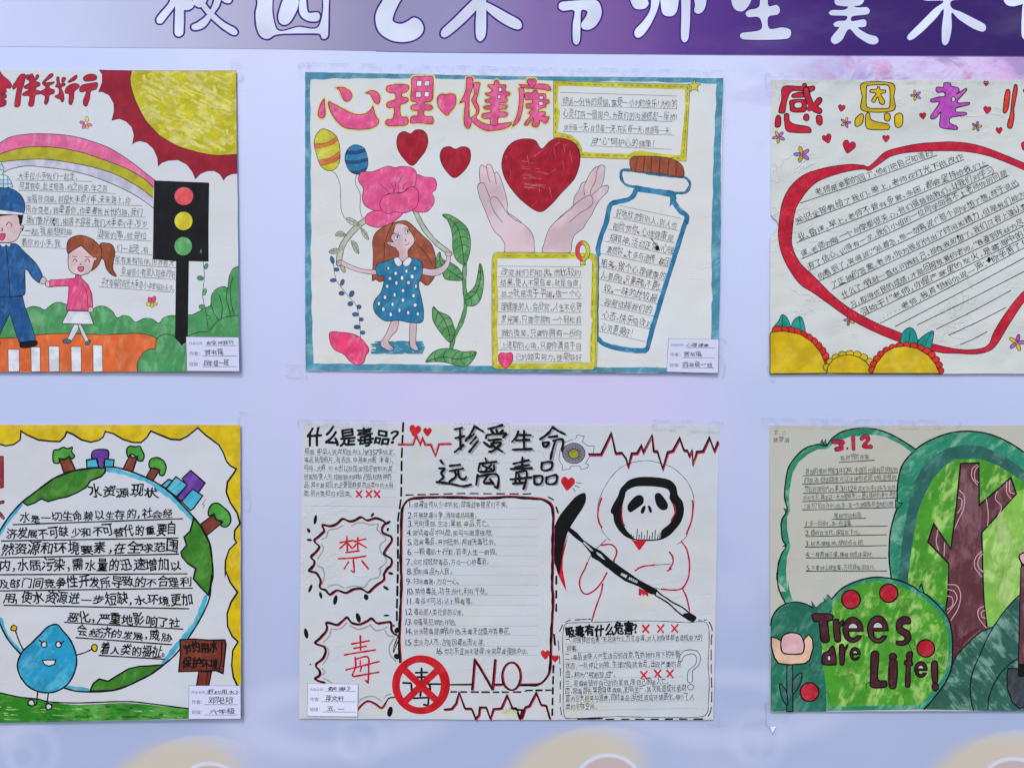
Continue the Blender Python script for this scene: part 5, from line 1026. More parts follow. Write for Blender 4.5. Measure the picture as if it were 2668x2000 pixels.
# no-drugs roundel
fr('K'); part('drawn_prohibition_sign', 'red circle with a cross over a black character')
for q in ('1155,995 1268,992', '1170,1038 1260,1036', '1035,1092 1110,1096', '1250,1104 1395,1104', '1212,955 1212,1120', '1115,1110 1118,1205', '1115,1155 1290,1150', '1290,1105 1295,1150 1290,1205', '1210,1130 1200,1215', '1130,1240 1280,1232 1275,1310 1235,1300'): line(MK, 20, q, sm=0)
C_ = lambda cx, cy, a, b, n=36: [(cx + a * math.cos(t), cy + b * math.sin(t)) for t in np.linspace(0, 2 * math.pi, n + 1)[:-1]]
fill(redm, C_(1207, 1110, 278, 282), C_(1200, 1112, 196, 214)); line(redm, 66, '1050,970 1360,1265', sm=0, vary=0); line(redm, 66, '1370,965 1055,1268', sm=0, vary=0)
part('block_letter', 'large letter N in red and black')
for q in ('1695,1158 1718,870 1770,950 1890,1155', '1890,1155 1915,870'):
    p_ = pts(q); ribbon(dred, 18, resample(p_ + [[3.5, 1]], False, 12)); ribbon(MK, 18, resample(p_, False, 12))
part('block_letter', 'large letter O in red and black'); p_ = catmull(pts(C_(2070, 1030, 88, 132, 14)), True); ribbon(dred, 20, p_ * [1, 1] + [[3, 0]], True); ribbon(MK, 15, p_, True)
line(MK, 16, '1490,1110 1695,1108', sm=0); line(dred, 16, '1900,1120 1985,1115', sm=0); line(MK, 14, '1905,1105 1985,1105', sm=0); line(MK, 15, '2155,1112 2300,1112', sm=0)
part('dashed_divider'); dashes(MK, 17, 'K 1495,1178 1900,1182 2180,1180 L 160,1165 390,1162', 62, 42)
part('drawn_pulse_line', 'jagged pulse line along the bottom')
p_ = pts('K 1430,1345 1500,1338 1540,1290 1570,1185 1625,1335 1690,1338 1730,1435 1760,1400 1770,1325 1830,1325 1870,1435 1900,1340 1975,1335 2030,1210 2080,1330 2120,1335 2150,1425 2180,1350 L 0,1335 50,1330 85,1430 110,1420 140,1325 180,1310 245,1185 290,1300 340,1308 375,1430')
ribbon(dred, 17, resample(p_ + [[2.5, 3]], False, 40), vary=0); ribbon(MK, 16, resample(p_, False, 40), vary=0)
part('dashed_divider'); dashes(MK, 20, 'L 440,75 438,500', 75, 62); part('dashed_divider'); dashes(MK, 20, 'L 418,630 428,745', 110, 60); part('dashed_divider'); dashes(MK, 19, 'L 412,930 400,1430', 62, 46)
for x, y, r in ((335, 820, 44), (428, 858, 34)):
    fr('L'); part('drawn_heart', 'small red heart on the edge of the list frame'); heart(redm, x, y, r, ol=5, om=dred)
# lower right box
part('text_frame', 'thin black rounded frame with dashed border'); fr('L')
line(MK, 6, '555,520 700,515 900,510 1140,500 1430,502 1700,515 1820,505 1870,515 1900,560 1905,700 1895,900 1905,1100 1895,1300 1890,1370 1850,1410 1700,1425 1300,1420 1000,1415 700,1430 560,1430 520,1420 505,1300 510,1000 500,700 510,570 530,530', closed=True, vary=.25)
dashes(MK, 10, '620,490 770,482', 48, 16); dashes(MK, 8, '528,512 575,488', 70, 40); dashes(MK, 8, '1800,490 1880,490', 32, 26); dashes(MK, 9, '500,540 470,600', 80, 40); dashes(MK, 10, '1905,510 1935,580 1925,700 1925,1000 1930,1180 1920,1360 1880,1430', 85, 46, sm=1); dashes(MK, 9, '458,690 480,1000 475,1300 490,1410 505,1430', 78, 50)
dashes(MK, 15, '645,1436 880,1434', 90, 14); dashes(MK, 13, '915,1440 1900,1438', 72, 76)
part('heading_lettering'); txt('吸毒有什么危害？', 528, 660, 1225, 625, 118, MK, 0.045, wild=1.0)
for x, y in ((1298, 575), (1440, 575), (1575, 572), (1280, 1018), (1412, 1005), (1530, 1005)): cross(x, y, 30, 17)
L5b = [('一、对身体的危害：无论用什么方式吸毒，对人的身体都会造成极大的', 525, 712, 1845, 686), ('损害。', 540, 795, 660, 790), ('二、毒品会使人产生适应的改变，在药物作用下的平衡', 525, 875, 1630, 848), ('状态，一旦停止药物，生理功能就会乱，出现严重的反', 525, 960, 1640, 940), ('应，称为“戒断反应”。', 525, 1045, 1015, 1045), ('三、吸毒会破坏自己的的家庭，使自己家破人亡。', 530, 1135, 1520, 1108), ('四、吸毒首先导致身体疾病，影响生产，其次是造成社会财', 525, 1205, 1685, 1172), ('富的巨大损失与浪费，同时毒品活动还造成环境恶化，缩小了人', 525, 1275, 1760, 1255), ('类的生存空间。', 525, 1350, 835, 1345)]
for i, (t_, a_, y0, b_, y1) in enumerate(L5b):
    m_ = (y1 - y0) / (b_ - a_) if i not in (1, 4, 8) else -0.018; xe = (1850, 1850, 1640, 1640, 1660, 1670, 1690, 1760, 1800)[i]
    written(t_, a_, y0, b_, y1, 66, rule=(522, y0 + 8, xe, y0 + 8 + m_ * (xe - 522)), rm=rule, rw=2.5, mat=pen())
part('drawn_question_mark', 'outlined question mark')
line(MK, 6, '1610,882 1620,840 1660,790 1730,775 1800,800 1822,860 1800,930 1745,980 1745,1080 1700,1080 1705,980 1770,920 1785,860 1760,820 1700,820 1660,845 1638,888 1612,882'); line(MK, 6, C_(1728, 1133, 30, 26, 12), closed=True)
part('drawn_stain', 'faded green paint patch'); fr('K'); ell(marker('green_stain', (190, 200, 160), (196, 202, 176), .3, 0, .6), 2040, 1368, 90, 22)
done()
# ------------------------------------------------------------------ poster: thank you teacher (top right)
s3 = Sheet('poster', 'crumpled hand drawn poster with big red heart outline full of slanted writing and yellow flowers', 'poster',
           [(2008.6, 209), (3095, 207), (3095, 973), (2004.3, 973.7), (2005.5, 735), (2006, 618), (2012, 610), (2022, 597), (2027, 585), (2021, 574), (2013, 568), (2008, 560), (2008, 400)], GROUP, seed=3, crumple=1.9)
paper_sheet(s3, paper_mat('paper_teacher', (200, 205, 204), 1.9, (206, 210, 196), 0.5))
pen = lambda: ink('fineliner', (28, 28, 36), (66, 66, 78))
red = marker('heart_red', (188, 28, 52), (208, 70, 86), 0.7, 60, 0.35); yl = marker('sun_flower_yellow', (206, 176, 22), (208, 186, 70), 0.4, 40, 0.6, size=1.6)
pp = marker('orchid', (178, 74, 184), (200, 124, 204), 0.5, 60, 0.6); og = marker('stroke_orange', (208, 58, 38), (218, 92, 72), 0.4, 80, 0.5); tl = marker('leaf_teal', (26, 142, 132), (60, 160, 150), 0.4, 80, 0.6)
dr = marker('petal_red', (206, 44, 34), (214, 76, 62), 0.4, 60, 0.5); wh = marker('blank', (204, 208, 208), None, .2, 0, .2); lil = marker('petal_lilac', (164, 110, 190), (184, 140, 204))
fr('M')
part('title_character', 'red character at the left of the title')
for q in ('195,215 350,212 358,190 385,188 395,215 450,208 458,235 440,250 398,262 330,250 260,255 225,330 205,430 160,432 158,410 180,320',
          '270,280 330,262 375,275 375,300 270,305', ('255,330 380,325 388,380 370,425 262,422 250,380', '290,350 345,348 345,388 292,390'),
          '150,452 172,470 170,540 145,555 125,545 130,480', '205,445 240,445 245,500 290,530 400,550 425,570 420,600 250,595 215,570 203,500', '370,450 400,445 410,480 395,500 365,490', '480,455 515,462 520,520 500,538 475,520 470,470'):
    q = q if isinstance(q, tuple) else (q,); fill(red, *q, ol=8)
for w_, m_ in ((58, BK()), (42, red)):
    for q in ('385,240 395,290 420,350 455,395 495,418', '498,325 465,365 410,400'): line(m_, w_ if q[0] == '3' else w_ - 8, q, vary=.1)
part('title_character', 'mustard character like a window over four dots')
for q in (('860,183 1110,188 1120,300 1112,415 860,415 855,300', '900,205 1060,200 1085,230 1085,380 1060,398 920,395 890,370 890,230'), '925,240 975,235 985,215 1000,218 1005,240 1050,245 1045,268 1010,275 1045,340 1030,365 1000,350 985,300 960,345 935,340 938,320 970,270 925,262',
          '850,440 865,460 855,520 820,548 795,540 800,480', '885,445 915,435 930,490 1000,515 1075,530 1075,572 920,572 885,550', '1045,440 1080,440 1090,480 1070,505 1042,490', '1165,435 1192,450 1192,530 1160,558 1130,540 1128,460'):
    q = q if isinstance(q, tuple) else (q,); fill(yl, *q, ol=8)
part('title_character', 'orchid purple character with spiky branches')
fill(pp, '1540,185 1590,180 1605,210 1660,225 1665,260 1640,280 1725,228 1730,245 1650,345 1750,345 1750,365 1640,395 1640,425 1720,430 1728,450 1640,465 1590,478 1590,520 1645,545 1650,572 1600,572 1510,555 1505,500 1510,430 1470,478 1430,485 1430,455 1500,350 1435,345 1430,320 1500,300 1545,295 1540,260 1480,262 1478,220 1535,218', ol=8); ell(wh, 1618, 320, 16, 22, ol=7)
part('title_character', 'orange red character of two long strokes at the edge of the photo')
for q in ('2065,240 2090,245 2092,300 2075,400 2055,435 2036,430 2038,370 2050,280', '2130,200 2150,200 2152,260 2125,400 2125,480 2105,560 2075,560 2070,530 2095,440 2105,340', '2215,230 2330,235 2330,270 2215,265', '2250,300 2320,300 2320,500 2290,520 2290,330 2260,340 2255,460 2225,470 2225,300'): fill(og, q, ol=8)
for x, y, r, ro in ((682, 392, 30, .2), (1362, 457, 28, -.1), (1893, 185, 22, 0), (1902, 408, 33, .1), (2000, 580, 28, -.1), (1053, 648, 30, 0), (560, 648, 40, -.35), (742, 715, 56, .25), (2215, 712, 36, .4)):
    part('drawn_heart'); heart(red, x, y, r, ol=5, rot=ro)
def flo(x, y, r, c=(None,)):
    part('drawn_flower')
    for i in range(5):
        sub('petal'); t = i * 1.256 + x; ell((yl, pp, lil, yl, lil)[i], x + r * .6 * math.cos(t), y + r * .6 * math.sin(t), r * .5, r * .24, t, ol=5)
for x, y, r in ((155, 635, 50), (350, 782, 64), (715, 515, 42), (1305, 287, 42), (1812, 548, 40)): flo(x, y, r)
fr('N')
for x, y, r in ((742, 880, 44), (2140, 1070, 66)): flo(x, y, r)
part('drawn_heart_outline', 'big red heart shaped band round the writing')
HO = 'M 905,885 970,830 1050,760 1180,720 1350,690 1500,680 1600,677 1750,690 1900,730 2030,780 2212,855 2400,930 2560,1080 2640,1300 2650,1475 N 2620,300 2500,480 2350,600 2212,720 2100,880 1990,1060 1940,1120 1880,1150 1790,1165 1640,1160 1520,1155 1400,1130 1250,1080 1150,1060 1000,1000 850,930 700,840 590,760 450,660 330,580 230,440 170,300 150,180 M 150,1440 155,1350 180,1200 220,1100 280,1020 370,950 480,910 620,880 750,865 870,875'
HI = 'M 910,918 1000,860 1090,800 1220,768 1400,755 1600,752 1750,762 1900,792 2050,845 2212,915 2370,990 2500,1120 2570,1300 2580,1420 N 2560,280 2450,440 2300,560 2180,660 2050,820 1950,980 1900,1090 1800,1125 1650,1125 1500,1095 1300,1040 1150,980 1000,920 850,845 720,765 600,670 450,520 330,400 270,280 262,180 M 265,1440 275,1340 300,1230 340,1160 400,1080 480,1010 600,960 750,920 870,905'
fill(red, HO, HI, ol=6); hatch(ink('scratch_pink', (222, 120, 130)), 'N 190,200 240,200 600,650 900,860 1150,1000 1150,1060 700,820 300,500', 40, 0.9, 3, 5, 0.02, 0.06)
fr('M')
R3 = [('M', 335, 1190, 'M', 1478, 790), ('M', 305, 1370, 'M', 1705, 825), ('N', 303, 235, 'M', 1910, 875), ('N', 345, 370, 'M', 1962, 940), ('N', 408, 467, 'M', 2075, 960), ('N', 490, 555, 'M', 2168, 1042), ('N', 600, 625, 'M', 2400, 1055), ('N', 688, 708, 'M', 2450, 1140), ('N', 760, 788, 'M', 2470, 1250), ('N', 848, 853, 'M', 2500, 1330), ('N', 1000, 907, 'N', 2480, 130), ('N', 1125, 935, 'N', 2400, 255), ('N', 1310, 922, 'N', 2300, 425), ('N', 1470, 957, 'N', 2090, 635), ('N', 1570, 1008, 'N', 2052, 775), ('N', 1670, 1085, 'N', 1892, 978)]
T3 = [('老师是辛勤的园丁，他们把自己知道的', .125, .975), ('知识全部教给了我们。晚上，老师在灯光下批改作', 0, 1), ('业、备课。早上，老师不管有多累、多困，都会坚持给我们上', .01, 1), ('课。老师对每一个同学都很关心，他们是鼓励我们，让我们对学习', 0, 1), ('有了信心。记得有一次，我们小组的一位同学回答不上老师你的问题', 0, 1),
      ('你看到了，笑得说：“别着急，想一想再说！”那个同学想了想，终于说出', 0, 1), ('了正确的答案。老师，你为我们付出了时间和精力，但是我们能为你做', 0, .97), ('什么了？我就一直在问我自己，现在我知道了，我们只有上课认真听讲', 0, .95), ('习，取得优良的成绩，才能回报敬爱的老师。“春蚕到死丝方尽，蜡炬', 0, .93), ('泪始干！”老师，你是严寒里的炭火，是雾海中的灯塔，', 0, .93), ('······老师，我真想和你说一声：“你辛苦了！”', 0, .85)] + [('', 0, 0)] * 5
def W_(f_, x, y): return np.array([x / FR[f_][2] + FR[f_][0], y / FR[f_][2] + FR[f_][1]])
fr('W')
for (fa, xa, ya, fb, xb, yb_), (t_, u0, u1) in zip(R3, T3):
    a = W_(fa, xa, ya); b = W_(fb, xb, yb_); d = b - a; mid = (a + b) / 2 + np.array([0, 2.0])
    part('handwritten_line'); p_ = catmull(np.array([a, mid, b]), False); cur['f'] = FR['M']; ribbon(pen(), 6.5, p_); cur['f'] = FR['W']
    if t_:
        p0 = a + d * u0 + [0, -2]; p1 = a + d * u1 + [0, -2]; txt(t_, p0[0], p0[1], p1[0], p1[1], 18.5, pen(), 0, wild=1.1)
fr('N')
part('ink_smudge'); ell(BK(), 1650, 183, 10, 14); part('ink_smudge'); ell(BK(), 1910, 378, 14, 24)
part('drawn_leaf', 'teal leaf'); fill(tl, '110,945 150,890 180,835 220,860 250,930 250,960 180,960', ol=6); line(pen(), 5, '185,845 180,940')
part('drawn_leaf', 'teal leaf'); fill(tl, '258,940 280,880 325,852 350,870 375,985 345,1000 300,960', ol=6); line(pen(), 5, '325,860 335,960')
def fl(cx, cy, rx, ry, n, t0, t1, pc, pr, lab, lv=None):
    part('drawn_flower', lab)
    for t in np.linspace(t0, t1, n): sub('petal'); ell(pc, cx + (rx + pr * .35) * math.cos(t), cy - (ry + pr * .35) * math.sin(t), pr, pr * .85, 0, ol=6)
fl(165, 1330, 385, 350, 12, .15, 1.64, dr, 42, 'big yellow flower with red petals in the lower left corner')
sub('flower_centre'); fill(yl, '78,1000 90,980 200,975 330,1000 430,1065 500,1150 540,1250 555,1325 78,1330', sm=0, ol=7)
fl(745, 1330, 190, 155, 9, .35, 2.8, yl, 34, 'small yellow flower in the middle')
sub('flower_centre'); fill(yl, '552,1325 560,1270 600,1215 660,1180 740,1170 820,1190 880,1230 915,1280 930,1327', sm=0, ol=7)
part('drawn_leaf', 'teal leaf over the right flower'); fill(tl, '1170,1075 1185,990 1235,945 1280,960 1308,1030 1310,1090 1240,1080', ol=6); line(pen(), 5, '1250,975 1240,1060')
part('drawn_leaf', 'teal leaf over the right flower'); fill(tl, '1310,1080 1350,1020 1440,972 1440,1040 1415,1125 1370,1120', ol=6); line(pen(), 5, '1420,990 1365,1105')
fl(1215, 1330, 275, 228, 15, .11, 3.0, dr, 32, 'yellow flower with red petals on the right')
sub('flower_centre'); fill(yl, '932,1327 970,1240 1040,1150 1120,1108 1210,1100 1310,1120 1400,1175 1460,1250 1492,1327', sm=0, ol=7)
done()
# ------------------------------------------------------------------ poster: trees are life (bottom right)
s6 = Sheet('poster', 'hand painted green tree planting poster with brown trunk, red apples and words Trees are Life', 'poster',
           [(2004.2, 1107.4), (2668, 1108), (3090, 1109), (3090, 1846), (2668, 1847.5), (2006.4, 1851)], GROUP, seed=6, crumple=0.35)
paper_sheet(s6, paper_mat('paper_tree', (181, 182, 172), 0.35, (176, 176, 156), 0.4))
pen = lambda: ink('fineliner', (10, 12, 16), (34, 36, 42)); MK = ink('marker_black', (22, 24, 26), (44, 46, 48))
em = marker('emerald', (44, 134, 104), (124, 184, 160), 0.6, 40, 0.75, size=1.5); dk = marker('deep_teal', (46, 100, 92), (92, 140, 136), 0.6, 50, 0.7, size=1.8)
gr = marker('painted_green', (72, 150, 46), (166, 206, 116), 0.5, 70, 0.95, rough=0.45, size=1.7); lg = marker('light_green', (128, 184, 78), (184, 214, 140), 0.7, 75, 0.8, size=1.7)
md = marker('bush_teal', (38, 108, 88), (92, 154, 134), 0.5, 60, 0.75, size=1.7); hill = marker('hill_teal', (48, 96, 84), (124, 168, 154), 0.7, -50, 0.85, size=1.7)
br = marker('trunk_brown', (96, 56, 64), (142, 104, 112), 0.6, 85, 0.7, size=2.0); ap = marker('apple_red', (176, 30, 50), (202, 74, 80), 0.5, 30, 0.5); pch = marker('peach', (222, 184, 156), (214, 190, 180), 0.3, 20, 0.6, size=2); pkk = marker('tulip_pink', (214, 168, 176), (216, 190, 196), 0.3, 20, 0.6, size=2)
lt = marker('letter_brown', (74, 34, 44), (104, 62, 70), 0.4, 70, 0.5); sp = marker('spade_grey', (60, 66, 74), (92, 98, 106), 0.4, 70, 0.6); red = marker('date_red', (178, 36, 70), (196, 70, 96))
fr('O')
part('drawn_bush', 'emerald ring round the big tree crown')
fill(em, 'O 1095,1420 1080,1300 1075,1150 1085,1000 1110,880 1150,770 1190,735 1150,740 1145,680 1150,560 1170,470 1200,400 1280,310 1400,220 1520,170 1700,140 1850,145 2000,190 2140,260 2212,310 2400,470 2500,700 2500,1475 P 2500,300 2200,300 1900,600 1100,90', sm=0)
fill(dk, 'O 1150,1475 1160,1300 1180,1100 1210,900 1250,700 1290,560 1350,450 1440,350 1560,280 1700,250 1850,260 2000,320 2140,410 2212,470 2330,600 2400,800 2400,1475', sm=0)
fill(gr, 'O 1225,1475 1240,1300 1260,1150 1290,950 1320,800 1370,680 1440,540 1530,440 1630,370 1850,370 2000,430 2110,500 2212,560 2300,700 2300,1475 P 2300,200 2200,200 1950,480 1700,400 1230,120', sm=0)
fill(lg, 'O 1860,1000 1930,900 2060,750 2150,640 2212,620 2300,700 2300,1475 P 2240,200 2165,215 2050,330 1950,480 1890,480 O 1860,1475', sm=0)
hatch(em, 'O 1200,700 1300,450 1500,250 1900,200 1500,300 1300,600 1200,1200', 40, -0.8, 22, 5, 0.03, 0.1)
line(MK, 13, 'O 1115,1420 1095,1370 1080,1250 1075,1150 1085,1000 1110,880 1150,770 1190,735'); line(MK, 13, 'O 1145,740 1145,650 1155,540 1185,430 1250,340 1340,260 1450,200 1600,150 1750,138 1900,158 2050,215 2212,318 2400,470')
part('drawn_tree_trunk', 'brown trunk with two cut branches and pale rings')
fill(br, 'O 1675,408 1828,402 1830,750 2095,525 2140,660 1850,985 1862,1475 P 1890,480 1940,490 1840,540 1700,650 1600,800 1590,650 1545,400 1555,250 1570,0 O 1575,1245 1400,1060 1450,910 1592,1120 1640,760', sm=0)
dkb = ink('trunk_dark', (88, 38, 46)); ring = ink('ring_pale', (214, 170, 178))
fill(dkb, 'P 1620,430 1650,540 1640,600 1800,490 1830,500 1700,620 1620,740 1600,780 1600,650', sm=0)
for q in ('O 1675,408 1828,402 1830,755 2095,525 2140,660 1850,985 1862,1475 P 1870,300 1890,480', 'O 1675,408 1640,760 1592,1120 1450,910 1400,1060 1575,1245 1570,1475 P 1545,350'): line(MK, 13, q, sm=0)
for q in ('O 1815,420 1775,450 1770,520 1815,585', 'O 1825,430 1795,470 1795,540 1825,565', 'O 1665,630 1705,680 1700,780 1655,880 1625,950', 'O 1655,690 1685,710 1680,770 1650,820', 'O 1890,700 1905,830 1900,930', 'O 1980,640 1965,700 2015,770 1985,850', 'O 2060,560 2060,650 2095,700', 'O 2085,550 2085,640 2125,660', 'O 1485,960 1470,1060 1490,1130', 'O 1540,1070 1535,1180', 'O 1850,1140 1800,1190 1790,1270 1850,1350', 'O 1855,1160 1820,1210 1820,1270 1855,1310', 'P 1565,130 1640,140 1672,220 1650,330 1590,430', 'P 1560,170 1620,190 1640,260 1565,370', 'P 1560,225 1600,240 1605,300 1560,340', 'P 1865,310 1820,340 1820,400 1850,450 1885,490', 'P 1870,345 1845,360 1850,400 1875,410', 'P 1860,20 1830,0'): line(ring, 6, q)
part('drawn_hill', 'dark teal slopes in the lower right')
fill(hill, 'P 1365,1170 1500,1000 1590,830 1640,720 1750,600 1850,520 1935,488 2000,400 2080,300 2165,215 2300,190 2420,300 2450,1183 1900,1183', sm=0)
for q in ('P 1590,830 1640,720 1750,600 1850,520 1935,488', 'P 1775,1178 1755,1090 1750,960 1780,830 1830,720 1900,560 2000,400 2080,300 2165,215', 'P 1895,1170 1910,1050 1980,900 2070,800 2150,745'): line(MK, 10, q)
part('drawn_spade', 'grey spade with a brown handle held by a hand')
fill(sp, 'P 2065,830 2300,830 2320,900 2300,1060 2230,1140 2160,1165 2100,1110 2060,1000 2055,900', sm=0, ol=10, om=MK); fill(br, 'O 2180,1260 2240,1260 2240,1475 P 2235,890 2150,890 2165,300 2175,0', sm=0, ol=10, om=MK)
fill(ink('spade_socket', (40, 26, 32)), 'P 2150,790 2235,790 2235,900 2150,900', sm=0); fill(pkk, 'O 2165,1170 2212,1150 2330,1160 2330,1250 2200,1250 2165,1200', ol=12, om=MK); fill(MK, 'O 2165,1200 2200,1250 2330,1250 2330,1275 2180,1262', sm=0)
part('drawn_bush', 'emerald outline of the text bubble')
BO = 'O 215,1475 145,1475 140,1340 155,1230 185,1150 215,1100 180,1030 175,930 190,850 225,795 205,700 210,580 230,470 270,390 340,310 420,262 500,248 560,240 600,190 680,140 800,112 920,112 1050,145 1180,210 1300,292 1270,318 1180,250 1060,190 960,165 850,180 760,180 620,230 570,285 480,290 400,330 320,400 270,490 255,580 240,680 250,800 225,850 225,950 240,1040 255,1100 225,1180 215,1300 225,1475'
fill(em, BO + ' P 230,100 250,200 270,265 210,290 160,200 140,100', sm=0)
line(MK, 12, 'P 210,290 170,210 145,120 140,30 O 140,1380 150,1250 180,1160 215,1100 185,1040 175,950 180,880 225,795 205,700 210,580 235,450 290,360 370,285 450,255 500,248 555,260 600,200 680,145 800,115 920,112 1050,145 1180,210 1305,292')
for q in ('O 505,235 520,210 530,240 550,205 555,255', 'O 228,795 198,783 212,812', 'O 215,1100 190,1060 215,1080 190,1100', 'O 1130,710 1165,740 1190,735 1160,775 1130,780'): fill(em, q, sm=0, ol=7, om=MK)
part('drawn_bush', 'small dark green bush in the corner'); 
fill(md, 'P 85,470 100,400 150,330 220,290 300,278 380,295 430,325 425,270 465,320 500,290 530,270 525,235 550,260 565,212 600,250 640,300 650,420 560,600 550,1190 85,1190', sm=0); line(MK, 12, 'P 85,470 100,400 150,330 220,290 300,278 380,295 440,325'); line(pen(), 5, 'P 425,270 465,325 500,290 540,268 560,215 598,250', sm=0)
part('drawn_bush', 'round light green bush with apples and lettering')
fill(em, 'P 600,240 680,165 800,105 900,78 1000,70 1150,95 1280,150 1400,230 1500,320 1570,420 1600,550 1603,680 1590,830 1540,950 1450,1070 1365,1170 555,1185 540,900 600,400', sm=0)
fill(gr, 'P 620,270 700,190 820,130 980,100 1120,125 1260,185 1380,260 1470,340 1530,430 1570,560 1570,700 1550,830 1500,930 1410,1050 1340,1130 560,1150 550,1000 520,800 510,600 580,400', sm=0)
GB = 'P 700,250 1100,150 1400,350 1520,600 1450,950 1200,1080 600,1100 560,700'
mg = marker('mid_green', (92, 160, 58), (150, 196, 104), .6, 60, .6, size=1.5)
hatch(mg, GB, 40, 1.2, 70, 31, 0.03, 0.10); hatch(lg, 'P 1150,200 1500,450 1540,700 1300,900 1200,500', 26, 1.1, 40, 33, 0.04, 0.13)
line(MK, 13, 'P 598,250 680,165 800,105 900,78 1000,70 1150,95 1280,150 1320,180 1345,130 1362,195 1400,225 1500,320 1570,420 1600,550 1603,680 1590,830 1540,950 1450,1070 1365,1170'); fill(em, 'P 1310,182 1350,130 1362,200', sm=0, ol=8, om=MK)
part('drawn_tulip', 'peach tulip with dark stem'); 
fill(dk, 'P 220,800 268,800 270,1190 218,1190', sm=0, ol=10, om=MK); fill(dk, 'P 165,955 210,1010 225,1080 220,1140 180,1080 162,1010', ol=10, om=MK); fill(dk, 'P 340,868 335,950 280,1040 268,1040 272,930', ol=10, om=MK)
fill(pch, 'P 90,568 140,580 175,605 200,640 340,640 370,580 405,548 435,590 440,660 410,760 370,790 250,800 150,790 115,740 90,650', sm=0, ol=12, om=MK); fill(pkk, 'P 170,640 180,570 220,540 270,533 330,550 358,600 365,660 340,708 210,710 180,690', ol=12, om=MK)
for i, (x, y, r) in enumerate(((757, 255, 78), (1072, 203, 76), (1380, 663, 73), (408, 1027, 78))):
    part('drawn_apple', ('red apple at the upper left of the bush', 'red apple at the top of the bush', 'red apple at the right of the lettering', 'red apple beside the tulip')[i]); ell(ap, *(lambda q: (q[0], q[1]))((x, y)), r, r, 0, ol=12, om=MK) if cur.__setitem__('f', FR['P']) is None else 0
def lett(*loops):
    part('block_letter'); fill(lt, *loops, ol=12, om=MK)
fr('P'); bh = marker('bead_white', (200, 204, 196)); 
lett('440,378 600,382 598,428 562,440 572,600 508,600 488,440 450,440'); lett('612,430 652,425 655,455 690,425 688,470 662,490 668,600 622,598')
def ring_e(cx, cy, rx, ry, w, rot=0.0):
    o = [(cx + rx * math.cos(t), cy + ry * math.sin(t)) for t in np.linspace(0.45, 6.28 - 0.0, 20)]
    i_ = [(cx + (rx - w) * math.cos(t), cy + (ry - w) * math.sin(t)) for t in np.linspace(6.28 - 0.35, 0.75, 16)]
    lett(o + [(cx + rx, cy + ry * 0.12), (cx - rx * 0.35, cy + ry * 0.16), (cx - rx * 0.35, cy - ry * 0.1), (cx + (rx - w) * 0.9, cy - ry * 0.12)] + i_)
def e_(cx, cy, rx, ry, w):
    t0 = 0.35; o = [(cx + rx * math.cos(t), cy + ry * math.sin(t)) for t in np.linspace(t0, 2 * math.pi, 22)]
    o += [(cx + rx * 0.98, cy + ry * 0.14), (cx - rx * 0.28, cy + ry * 0.14)]
    inn = [(cx + (rx - w) * math.cos(t), cy + (ry - w) * math.sin(t)) for t in np.linspace(math.pi * 0.85, t0 + 0.25, 8)]
    lett(o + inn); ell(bh, cx + 2, cy - ry * 0.28, (rx - w) * 0.75, ry * 0.2, 0, ol=8, om=MK)
for a_ in ((772, 508, 84, 105, 34), (980, 505, 86, 114, 34), (790, 710, 42, 54, 18), (1338, 838, 52, 66, 22)):
    cx, cy, rx, ry, w_ = a_; o = [(cx + rx * math.cos(t), cy + ry * math.sin(t)) for t in np.linspace(0.5, 2 * math.pi - 0.02, 22)] + [(cx + rx, cy + ry * .1), (cx - rx * .45, cy + ry * .12), (cx - rx * .40, cy + ry * .38)] + [(cx + (rx - w_) * math.cos(t), cy + (ry - w_) * math.sin(t)) for t in np.linspace(2.3, 0.75, 7)]
    part('block_letter'); fill(lt, o, sm=0, ol=12, om=MK); fill(bh, [(cx + (rx - w_) * .8 * math.cos(t), cy - ry * .1 + (ry * .42) * math.sin(t)) for t in np.linspace(math.pi, 2 * math.pi, 8)], sm=0, ol=8, om=MK)
lett('1195,398 1245,410 1248,455 1190,460 1185,490 1240,520 1255,570 1240,610 1190,638 1140,632 1135,605 1190,600 1205,570 1150,530 1133,490 1145,430')
lett('575,670 600,645 612,650 625,700 632,795 605,800 560,802 515,790 512,750 530,700 560,690'); ell(bh, 572, 745, 14, 22, 0, ol=8, om=MK)
lett('662,635 690,632 700,660 728,630 722,660 705,690 695,795 664,795')
lett('928,700 985,700 978,920 1045,935 1045,985 925,985 918,925'); ell(lt, 1105, 735, 30, 32, 0, ol=12, om=MK); lett('1078,770 1138,770 1128,985 1075,985')
lett('1225,760 1215,720 1240,690 1270,700 1262,760 1270,800 1250,810 1245,975 1210,975 1215,800 1200,795 1205,765'); lett('1428,780 1472,775 1475,945 1438,945'); ell(lt, 1457, 983, 27, 32, 0, ol=12, om=MK)
part('vine_curls')
for q in ('P 1230,570 1235,620 1270,700', 'P 575,370 585,350 600,365 590,395', 'P 1430,740 1440,770', 'P 1385,775 1425,795', 'P 880,1000 885,960 920,945 960,970 965,1000', 'P 1240,600 1270,590 1290,610 1285,640'): line(pen(), 5, q)
part('date_lettering', 'red painted date'); fr('O')
line(MK, 38, '615,225 690,228 675,255 685,280 640,288', sm=1); line(red, 28, '615,225 690,228 675,255 685,280 640,288'); fill(MK, '722,272 738,272 738,290 722,290', sm=0)
line(MK, 34, '778,190 782,288', sm=0); line(red, 24, '778,190 782,288', sm=0); line(MK, 36, '850,200 880,180 905,205 870,262 925,268', sm=1); line(red, 26, '850,200 880,180 905,205 870,262 925,268')
